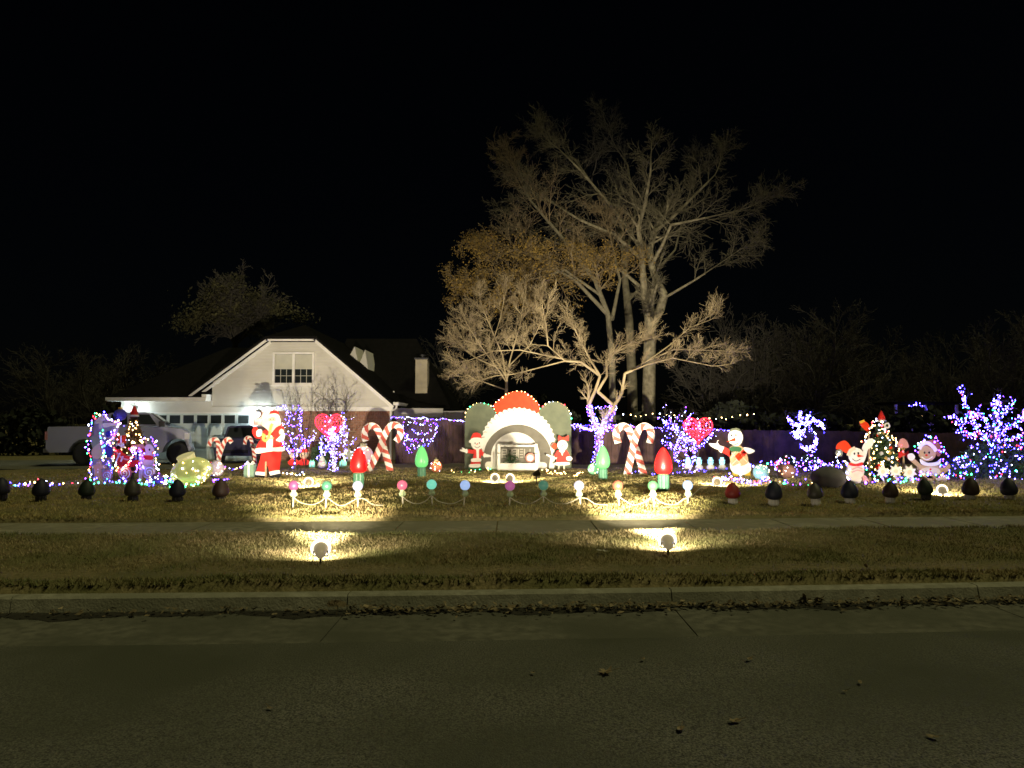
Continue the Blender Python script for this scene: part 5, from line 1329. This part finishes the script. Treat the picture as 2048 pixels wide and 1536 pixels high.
disp('sleigh_cutout', 'red board sleigh loaded with gifts under the golden tree', (258, 960), 19.9, [
    ('runner', pgold, ('l', [(480, 1130), (560, 1190), (760, 1200), (900, 1170), (960, 1080)], 26), 0), ('body', pred, ('s', [(545, 830), (600, 800), (650, 900), (760, 960), (860, 900), (960, 840), (980, 900), (900, 1080), (760, 1130), (600, 1110), (550, 1000)]), 1),
    ('gift', porange, ('p', [(560, 650), (680, 640), (690, 760), (570, 770)]), 0), ('gift', ppink, ('p', [(780, 790), (960, 770), (970, 870), (800, 900)]), 0), ('gift', pcream, ('p', [(540, 770), (660, 750), (680, 830), (560, 860)]), 1), ('gift', pblue, ('p', [(800, 900), (920, 890), (920, 1010), (810, 1020)]), 2), ('ribbon', pw, ('p', [(612, 645), (632, 643), (640, 764), (620, 766)]), 3), ('ribbon', pw, ('p', [(855, 893), (872, 892), (872, 1014), (856, 1015)]), 3), ('seat_trim', ppink, ('l', [(560, 900), (640, 980), (760, 1010), (900, 930)], 22), 2), ('candy_sticks', pw, ('m', [('l', [(560, 1040), (600, 930), (620, 920)], 22), ('l', [(630, 1040), (660, 960)], 22)]), 2)])
disp('reindeer_cutout', 'cream board reindeer with antlers at the garage end of the candy display', (303, 958), 19.7, [
    ('body', pcream, ('s', [(900, 930), (960, 880), (1090, 900), (1130, 1000), (1110, 1140), (1080, 1310), (1040, 1310), (1040, 1150), (960, 1140), (950, 1310), (910, 1310), (910, 1100)]), 0), ('head', pcream, ('s', [(1000, 780), (1060, 750), (1110, 790), (1140, 860), (1120, 920), (1060, 930), (1010, 900)]), 1), ('antler', ptan, ('m', [('l', [(1030, 780), (1000, 720), (1010, 680)], 18), ('l', [(1000, 730), (970, 710)], 14), ('l', [(1090, 780), (1120, 720), (1110, 680)], 18), ('l', [(1118, 730), (1150, 712)], 14)]), 0), ('ear', ppink, ('e', 985, 800, 26, 16), 0), ('eye', pdk, ('e', 1065, 835, 12, 18), 2), ('nose', pred, ('e', 1130, 880, 24, 22), 2), ('scarf', pred, ('s', [(970, 930), (1060, 920), (1120, 940), (1110, 985), (1040, 990), (970, 975)]), 2)])
# golden cone tree with red top
def cone_tree(name, label, px, y0, ytop, halfw, D, m, n_leaf, mats_w, nb, r, topper):
    b = P(px, 845, D); root = thing(name, label, 'Christmas tree', (b.x, D, GZ))
    H = P(px, ytop, D).z - GZ; z0 = max(.02, P(px, y0, D).z - GZ); W = halfw * D / 1500
    MB().tube([(0, 0, -.05), (0, 0, H * .95)], [.05, .012], 8).build('trunk', bark_d, root)
    L, B = [], []
    for _ in range(n_leaf):
        t = rg.random() ** 1.6; a = rg.uniform(0, 6.283); rr = W * (1 - t) * (rg.random() ** .4) * (1 + .18 * math.sin(t * 40))
        L.append((rr * math.cos(a), rr * math.sin(a), z0 + (H - z0) * t))
    leaves('needles', L, .07, m, root, 1, .02)
    for _ in range(nb):
        t = rg.random() ** 1.5; a = rg.uniform(3.0, 6.4); rr = W * (1 - t) * 1.03
        B.append((rr * math.cos(a), rr * math.sin(a), z0 + (H - z0) * t))
    bulbs(root, B, r, mats_w)
    if topper == 'hat':
        MB().lathe([(.11, H - .08), (.09, H + .02), (.03, H + .16), (.004, H + .2)], 14).build('red_topper', pred, root, True)
        MB().lathe([(.12, H - .10), (.125, H - .07), (.11, H - .05)], 14).build('topper_fur', pw, root)
    return root, H, z0, W
g1, *_ = cone_tree('golden_tree', 'narrow tree covered in warm golden lights behind the red sleigh', 268, 905, 826, 24, 20.6, mat('bronze_needle', (.16, .10, .035), (.08, .05, .02), 4, .7), 2600, [(E_warm, 4), (E_white, .6)], 80, .022, 'hat')
# outline lights of the display
def outline(label, pts, D, step, mw, dz=0, r=.019): return light_string(label, sway([P(x, y, D) for x, y in pts], 3, .02), step, r, mw, .03)
outline('violet and green light string edging the truck side of the candy archway', [(181, 962), (178, 930), (180, 905), (176, 880), (184, 855), (187, 832), (200, 826), (208, 834)], 19.3, .075, MULTI)
outline('violet and white light string over the top of the candy archway', [(205, 830), (220, 838), (236, 842), (240, 846), (230, 862), (222, 878), (214, 890)], 19.35, .065, [(E_white, 3), (E_vio, 2), (E_warm, 2), (E_blue, 1)])
outline('mixed light string winding down the middle of the candy archway', [(206, 860), (198, 875), (206, 890), (212, 905), (205, 915), (215, 925), (222, 935), (225, 945)], 19.3, .075, MULTI)
outline('warm light string edging the red sleigh', [(234, 870), (228, 885), (230, 905), (225, 915), (232, 930), (238, 942), (250, 928), (262, 915), (275, 905), (268, 895), (258, 898)], 19.3, .075, [(E_warm, 3), (E_red, 1), (E_white, 1.5)])
outline('violet light string round the cream reindeer', [(284, 880), (298, 873), (308, 885), (312, 900), (310, 915), (316, 930), (314, 945), (308, 955), (296, 962)], 19.3, .075, [(E_white, 2), (E_vio, 2), (E_blue, 1), (E_warm, 2)])
outline('violet light string across the front of the sleigh', [(262, 900), (272, 905), (280, 898), (286, 912), (280, 922), (288, 935), (276, 940), (270, 930)], 19.3, .07, [(E_vio, 3), (E_blue, 2), (E_white, 2)])
light_string('violet light string hanging between the porch and the big blue lit tree', sway([P(1890, 834, 21), P(1905, 832, 21), P(1922, 838, 21), P(1940, 846, 21)], 5, .03), .12, .02, BLUE, .04)
light_string('blue and green light string lying on the grass at the left end of the garden', sway([G(-30, 962), G(10, 968), G(40, 972), G(75, 966), G(105, 970), G(140, 968), G(175, 966)], 5, .025), .12, .022, MULTI, .05)
light_string('blue and green light string heaped on the grass before the candy display', sway([G(175, 967), G(215, 970), G(240, 968), G(262, 970), G(280, 966), G(300, 972), G(330, 968), G(352, 972)], 6, .03), .075, .022, [(E_green, 3), (E_blue, 4), (E_warm, 1), (E_vio, 1)], .07)
light_string('mixed light string on the driveway edge between bauble and Santa', sway([G(412, 935) + Vector((0, 0, .15)), G(432, 938) + Vector((0, 0, .2)), G(455, 939), G(480, 938), G(497, 934) + Vector((0, 0, .15))], 6, .02), .13, .02, MULTI, .03)
light_string('short blue light string before the brown unlit bulb', sway([G(425, 968), G(436, 962), G(446, 966), G(455, 958)], 4, .02), .10, .022, [(E_blue, 4), (E_vio, 2)], .03)
light_string('warm light string lying on the grass at Santa\'s feet', sway([G(555, 950), G(575, 948), G(590, 952), G(612, 949)], 4, .02), .22, .02, WARM + [(E_white, 1)], .03)
light_string('warm light string lying in the grass before the snow woman', sway([G(1085, 943), G(1100, 947), G(1125, 950), G(1150, 950), G(1166, 945)], 6, .02), .13, .021, WARM, .04)
light_string('green and warm light string at the feet of the Santa coat snowman', sway([G(903, 942), G(920, 943), G(945, 944), G(955, 942), G(975, 941), G(990, 938)], 6, .02), .15, .021, [(E_warm, 3), (E_green, 2)], .04)
light_string('blue light string crossing the grass behind the red giant bulb', sway([G(1268, 946), G(1300, 948), G(1345, 946), G(1365, 944), G(1385, 947), G(1410, 940), G(1460, 938)], 6, .025), .16, .018, [(E_blue, 3), (E_lav, 3), (E_warm, .5)], .04)
light_string('red and blue light string heaped round the plump snowman feet', sway([G(1430, 962), G(1455, 957), G(1475, 963), G(1500, 966), G(1520, 965), G(1535, 958)], 6, .03), .06, .019, [(E_lav, 3), (E_red, 2), (E_blue, 3), (E_white, 1)], .05)
light_string('blue and white light string along the ground towards the kneeling snow child', sway([P(1500, 930, 22), P(1525, 932, 22), P(1545, 925, 22), P(1560, 935, 22), P(1590, 942, 22), P(1640, 930, 22), P(1680, 935, 22)], 6, .03), .12, .019, BLUE + [(E_green, 1)], .06)
light_string('green and blue light string on the grass before the grey dome', sway([G(1540, 964), G(1570, 968), G(1600, 970), G(1640, 968), G(1665, 970), G(1690, 966), G(1720, 968), G(1760, 966), G(1800, 967), G(1840, 968)], 5, .03), .16, .022, [(E_green, 3), (E_blue, 3), (E_vio, 2), (E_warm, 1)], .05)

# ------------------------------------------------------------------ Christmas tree group at the right
RO, RS = (1640, 780), 6.98
def dr(name, label, base, D, layers, cat='lawn figure', group=None): return cut(name, label, cat, base, D, RO, RS, layers, 0, group)
ctree, H, z0, W = cone_tree('christmas_tree', 'full green Christmas tree with gold and red baubles in the right hand group', 1763, 950, 836, 36, 20.0, needle, 4200, [(E_warm, 5), (E_white, 1)], 110, .019, 'hat')
for k in range(26):
    t_ = rg.uniform(.02, .85); a = rg.uniform(3.3, 6.1); rr = W * (1 - t_) * 1.0
    MB().ball((rr * math.cos(a), rr * math.sin(a), z0 + (H - z0) * t_), rg.uniform(.035, .055), 10).build('bauble', rg.choice([pred, pgold, porange, pw, pgold]), ctree, True)
MB().lathe([(.075, -.02), (.085, 0), (.075, .02), (.045, .02), (.035, 0), (.045, -.02)], 18, (.02, -.25, P(1763, 851, 20).z - GZ), Matrix.Rotation(R(90), 3, 'X')).build('ring_ornament', pw, ctree, True)
dr('toy_boot_cutout', 'orange board boot leaning at the upper side of the Christmas tree', (1730, 868), 19.8, [('boot', porange, ('s', [(555, 450), (620, 430), (680, 480), (700, 560), (660, 580), (590, 520)]), 0), ('boot_cuff', pyel, ('p', [(550, 440), (612, 415), (628, 440), (565, 468)]), 1), ('stick', ply_b, ('p', [(668, 560), (690, 560), (690, 1290), (668, 1290)]), 0)])[0].location.z = P(1730, 868, 19.8).z
dr('snow_child_cutout', 'cream board snow child kneeling with an orange bobble hat left of the Christmas tree', (1712, 968), 19.4, [
    ('leg', pcream, ('s', [(360, 1150), (470, 1170), (600, 1200), (560, 1270), (590, 1320), (540, 1330), (480, 1260), (370, 1210)]), 0), ('leg', ppink, ('s', [(560, 1160), (640, 1180), (700, 1270), (790, 1340), (700, 1345), (620, 1280)]), 0),
    ('body', pcream, ('s', [(400, 1010), (500, 980), (590, 1010), (620, 1100), (580, 1190), (440, 1190), (370, 1140)]), 1), ('jumper_bands', ppink, ('m', [('l', [(450, 1090), (520, 1060), (590, 1080)], 14), ('l', [(440, 1130), (520, 1100), (600, 1120)], 14)]), 2), ('arm', pw, ('l', [(560, 1020), (610, 930), (650, 800), (720, 690)], 58), 1), ('mitten', pw, ('s', [(590, 800), (640, 700), (720, 660), (760, 690), (720, 780), (640, 820)]), 2),
    ('head', pw, ('e', 505, 900, 108, 112), 2), ('hat', porange, ('s', [(400, 870), (300, 830), (225, 800), (260, 720), (360, 690), (440, 780), (480, 800)]), 3), ('hat_brim', pcream, ('l', [(390, 900), (420, 830), (490, 790)], 48), 4), ('hat_bobble', mat('grey_fur', (.24, .25, .21), None, 8, .8), ('e', 265, 860, 52, 50), 4), ('eyes', pdk, ('m', [('e', 480, 870, 11, 17), ('e', 535, 865, 11, 17)]), 3), ('carrot_nose', porange, ('p', [(515, 895), (530, 880), (610, 905), (525, 920)]), 4), ('mouth', pdk, ('m', [('l', [(450, 940), (500, 972), (560, 945)], 9)]), 3), ('scarf', pred, ('s', [(410, 995), (500, 1010), (590, 990), (590, 1030), (500, 1045), (415, 1030)]), 3)])
dr('gingerbread_cutout', 'big tan gingerbread boy board in a Santa hat at the right of the Christmas tree', (1868, 970), 19.4, [
    ('body', ptan, ('s', [(1360, 1090), (1450, 1040), (1600, 1040), (1720, 1080), (1800, 1020), (1820, 1080), (1740, 1160), (1660, 1210), (1560, 1230), (1440, 1200)]), 0), ('leg', ptan, ('s', [(1490, 1190), (1560, 1200), (1620, 1290), (1600, 1330), (1540, 1300)]), 0), ('leg', pcream, ('s', [(1620, 1200), (1740, 1180), (1770, 1260), (1720, 1330), (1660, 1320)]), 0), ('belly', pcream, ('e', 1540, 1130, 140, 60), 1), ('icing_collar', pw, ('s', [(1400, 960), (1500, 1010), (1620, 1000), (1680, 960), (1670, 1030), (1540, 1060), (1420, 1030)]), 2), ('buttons', pred, ('m', [('e', 1540, 1100, 13, 13), ('e', 1540, 1145, 13, 13)]), 2), ('arm', ptan, ('l', [(1420, 1080), (1330, 1000), (1250, 930)], 60), 1), ('mitten', pw, ('s', [(1230, 900), (1290, 880), (1330, 930), (1290, 980), (1240, 960)]), 2),
    ('head', ptan, ('e', 1500, 880, 120, 110), 2), ('hat', mat('board_dull_red', (.36, .13, .09), None, 5, .6), ('s', [(1500, 720), (1600, 690), (1680, 770), (1690, 880), (1640, 920), (1600, 820), (1520, 790)]), 3), ('hat_brim', pw, ('l', [(1385, 820), (1420, 760), (1500, 735), (1580, 790), (1620, 850)], 52), 4), ('eyes', pdk, ('m', [('e', 1460, 870, 11, 16), ('e', 1525, 868, 11, 16)]), 3), ('nose', pred, ('e', 1485, 905, 16, 14), 3), ('icing_smile', pw, ('m', [('l', [(1420, 930), (1490, 968), (1570, 925)], 12)]), 3)])
dr('bell_cutout', 'pink board bell on a stick between Christmas tree and gingerbread boy', (1808, 966), 19.7, [('bell', ppink, ('s', [(1100, 760), (1120, 690), (1170, 655), (1220, 690), (1250, 760), (1230, 790), (1120, 790)]), 0), ('clapper', pgold, ('e', 1175, 800, 20, 18), 0), ('stick', ply_b, ('p', [(1165, 790), (1185, 790), (1185, 1310), (1165, 1310)]), 0), ('bow', pred, ('s', [(1110, 830), (1175, 870), (1240, 830), (1240, 930), (1175, 895), (1110, 930)]), 1)])
def star(label, cx, cy, r, ang):
    pt = []
    for i in range(16):
        a = math.pi * i / 8 + ang; k = r if i % 2 == 0 else r * .62
        pt.append((cx + k * math.cos(a), cy + k * math.sin(a)))
    dr('star_stake', label, (1640 + cx / RS, 976), 19.0, [('star', pw, ('p', pt), 0), ('centre', pcream, ('e', cx, cy, r * .3, r * .3), 1), ('stake', cord_m, ('p', [(cx - 6, cy + r * .6), (cx + 6, cy + r * .6), (cx + 34, 1400), (cx + 22, 1400)]), 0)], 'star', 'white stars on stakes')
star('white board star on a stake nearest the kneeling snow child', 880, 1160, 92, .2); star('white board star on a stake, middle of the three', 1060, 1150, 98, .05); star('white board star on a stake nearest the gingerbread boy', 1255, 1165, 105, .3)
outline('violet and green light string round the gingerbread boy hat', [(1832, 905), (1836, 888), (1846, 880), (1856, 872), (1868, 876), (1880, 886), (1884, 900), (1888, 912), (1884, 925), (1880, 935)], 19.1, .085, [(E_vio, 3), (E_blue, 3), (E_green, 1.5), (E_white, 1)])
outline('warm light string wound round the kneeling snow child', [(1678, 905), (1672, 920), (1680, 935), (1688, 925), (1698, 935), (1692, 950), (1700, 962)], 19.1, .09, [(E_white, 2), (E_blue, 3), (E_warm, 1)])
outline('mixed light string low across the front of the Christmas tree group', [(1725, 935), (1740, 945), (1752, 960), (1768, 958), (1790, 962), (1806, 957), (1826, 962), (1842, 952), (1852, 945), (1870, 952), (1888, 950)], 19.0, .085, [(E_blue, 3), (E_green, 2), (E_vio, 3), (E_warm, 1)])
outline('warm light string up the side of the Christmas tree', [(1725, 885), (1735, 868), (1742, 850), (1748, 838), (1758, 842), (1766, 856), (1776, 868), (1788, 878), (1796, 892), (1806, 905)], 19.1, .08, [(E_warm, 4), (E_white, 2), (E_red, 1)])
# neighbour porch
nb = thing('neighbour_porch', 'low neighbouring porch seen over the fence behind the blue lit tree', 'porch', (P(1845, 845, 42).x, 42, 0))
MB().bx(-1.6, 2.0, 0, .1, 1.2, 1.9).build('rail_wall', siding_m, nb); MB().bx(-1.7, 2.1, -.3, 2, 2.75, 2.9).build('roof', roof_m, nb)
for k in (-1.5, .2, 1.9): MB().bx(k - .06, k + .06, -.12, 0, .1, 2.75).build('post', white_p, nb)
light_string('violet light string outlining the neighbouring porch rail', sway([P(1815, 836, 41.5), P(1840, 834, 41.5), P(1855, 836, 41.5), P(1880, 835, 41.5), P(1912, 836, 41.5)], 6, .06), .13, .032, [(E_vio, 3), (E_blue, 3), (E_lav, 2), (E_warm, .5)], .10)
light_string('violet light string under the neighbouring porch roof', sway([P(1817, 826, 41.5), P(1816, 812, 41.5), P(1835, 810, 41.5), P(1852, 812, 41.5), P(1866, 814, 41.5)], 4, .03), .16, .030, [(E_lav, 3), (E_blue, 2)], .04)

# ------------------------------------------------------------------ leaves and litter
def leaf_geo(r, lobes=5, curl=.25):
    n = lobes * 4; vs = [(0, 0, 0)]
    for i in range(n):
        a = 2 * math.pi * i / n; k = r * (.45 + .55 * abs(math.cos(lobes * a / 2)) ** 1.5) * rnd.uniform(.8, 1.15)
        vs.append((k * math.cos(a), k * math.sin(a), curl * r * (k / r) ** 2 * rnd.uniform(.3, 1.2)))
    return vs, [[0, i + 1, (i + 1) % n + 1] for i in range(n)]
lv = [(1211, 1348, .075, 'star shaped pale dry leaf lying alone on the dark asphalt'), (1066, 1349, .03, None), (1362, 1462, .05, None), (1470, 1446, .05, None), (1498, 1322, .04, None), (1866, 1478, .045, None), (1286, 1322, .03, None), (1690, 1386, .025, None), (540, 1420, .03, None), (1720, 1368, .03, None)]
for px, py, r, lb in lv:
    b = G(px, py, .01); m = MB(); m.add(*leaf_geo(r * .8, 5 if lb else 2, .35)); m.tube([(0, 0, .004), (-r * 1.3, r * .2, .02)], .002, 4)
    o = m.build('dry_leaf', dryleaf, loc=(b.x, b.y, .022)); o.rotation_euler = (rnd.uniform(-.15, .15), rnd.uniform(-.15, .15), rnd.uniform(0, 6))
    tag(o, lb or 'small dry leaf lying on the dark asphalt', 'leaf', None if lb else 'small dry leaves on the road')
b = G(673, 1228, .02); m = MB()
for k in range(5):
    a = R(-40 + 20 * k); vs, fs = leaf_geo(.045, 2, .2); mm = Matrix.Rotation(R(75), 3, 'X') @ Matrix.Rotation(a, 3, 'Z')
    m.add([Matrix.Rotation(a, 3, 'Y') @ (mm @ Vector(v)) + Vector((math.sin(a) * .07, 0, .05 + math.cos(a) * .05)) for v in vs], fs)
m.tube([(0, 0, -.01), (.01, 0, .07), (-.01, 0, .13)], .004, 4)
tag(m.build('dry_weed', dryleaf, loc=b), 'small dry weed sprig standing in the gutter', 'weed')
b = G(1200, 1106); m = MB(); m.add(*leaf_geo(.06, 3, .3)); m.add([(x + .07, y - .05, z) for x, y, z in leaf_geo(.045, 2, .3)[0]], leaf_geo(.045, 2, .3)[1])
o = m.build('pale_leaf', mat('pale_leaf', (.55, .52, .42), None, 8, .8), loc=(b.x, b.y, .225)); tag(o, 'pale crumpled leaf in the grass between the two kerbside floodlights', 'leaf')
for px, py, r in ((1500, 1196, .09), (1530, 1200, .07), (1590, 1200, .08), (1610, 1204, .06), (1640, 1203, .05), (1680, 1148, .05), (2005, 1190, .07), (1900, 1206, .07), (1745, 1212, .06), (1455, 1215, .06), (1330, 1216, .05), (1020, 1222, .05), (1160, 1220, .05), (880, 1223, .05)):
    b = G(px, py, .03); m = MB(); m.add(*leaf_geo(r, 3, .5)); o = m.build('gutter_leaf', dryleaf, loc=(b.x, b.y if py != 1148 else 8.0, .06 if py != 1148 else .23)); o.rotation_euler = (rnd.uniform(.2, .8), rnd.uniform(-.4, .4), rnd.uniform(0, 6))
    tag(o, 'large curled dry leaf caught along the gutter' if py != 1148 else 'curled dry leaf on the grass edge above the gutter leaves', 'leaf', 'large curled leaves in the gutter' if py != 1148 else None)
silt = mat('gutter_silt', (.035, .032, .022), (.018, .017, .012), 14, .95, .6, 40)
xe_ = np.linspace(-14, 14, 240); sv = []
for x_ in xe_:
    k_ = .34 + .06 * math.sin(x_ * 2.7) + .05 * math.sin(x_ * 6.1 + 1) + .03 * math.sin(x_ * 15.3)
    sv += [(x_, yk(x_) - .178, .016), (x_, yk(x_) - k_, .0105)]
npmesh('gutter_silt', np.array(sv), np.array([[2 * i_, 2 * i_ + 1, 2 * i_ + 3, 2 * i_ + 2] for i_ in range(len(xe_) - 1)]), silt, None, 'structure')
def litter(name, n, m, lo, hi, f):
    x = nrg.uniform(-9, 9.5, n); o_ = -.20 - np.abs(nrg.normal(0, .11, n)); keep = nrg.uniform(0, 1, n) < f + (1 - f) * (x > -1.5); x, o_ = x[keep], o_[keep]; n = len(x)
    y = ykn(x) + o_; z = .02 + np.abs(nrg.normal(0, .02, n)); s_ = nrg.uniform(lo, hi, n)
    a = nrg.uniform(0, 6.283, n); v = np.zeros((n, 4, 3))
    for k, (da, kk) in enumerate(((0, 1), (1.57, .5), (3.14, 1), (4.71, .5))):
        v[:, k] = np.stack([x + np.cos(a + da) * s_ * kk, y + np.sin(a + da) * s_ * kk, z + nrg.uniform(0, .03, n)], 1)
    npmesh(name, v.reshape(-1, 3), np.arange(n * 4).reshape(-1, 4), m, None, 'stuff')
litter('leaf_litter', 2200, litter_m, .012, .04, .3)
litter('pale_leaf_litter', 420, dryleaf, .012, .045, .15)
n = 900; x = nrg.uniform(-9, 10, n); o_ = np.where(nrg.uniform(0, 1, n) < .5, nrg.uniform(.3, 3.5, n), nrg.uniform(5.6, 12, n)); s_ = nrg.uniform(.008, .022, n); a = nrg.uniform(0, 6.283, n); v = np.zeros((n, 4, 3))
for k, (da, kk) in enumerate(((0, 1), (1.57, .5), (3.14, 1), (4.71, .5))):
    v[:, k] = np.stack([x + np.cos(a + da) * s_ * kk, ykn(x) + o_ + np.sin(a + da) * s_ * kk, .225 + nrg.uniform(0, .02, n)], 1)
npmesh('scattered_leaves', v.reshape(-1, 3), np.arange(n * 4).reshape(-1, 4), dryleaf, None, 'stuff')
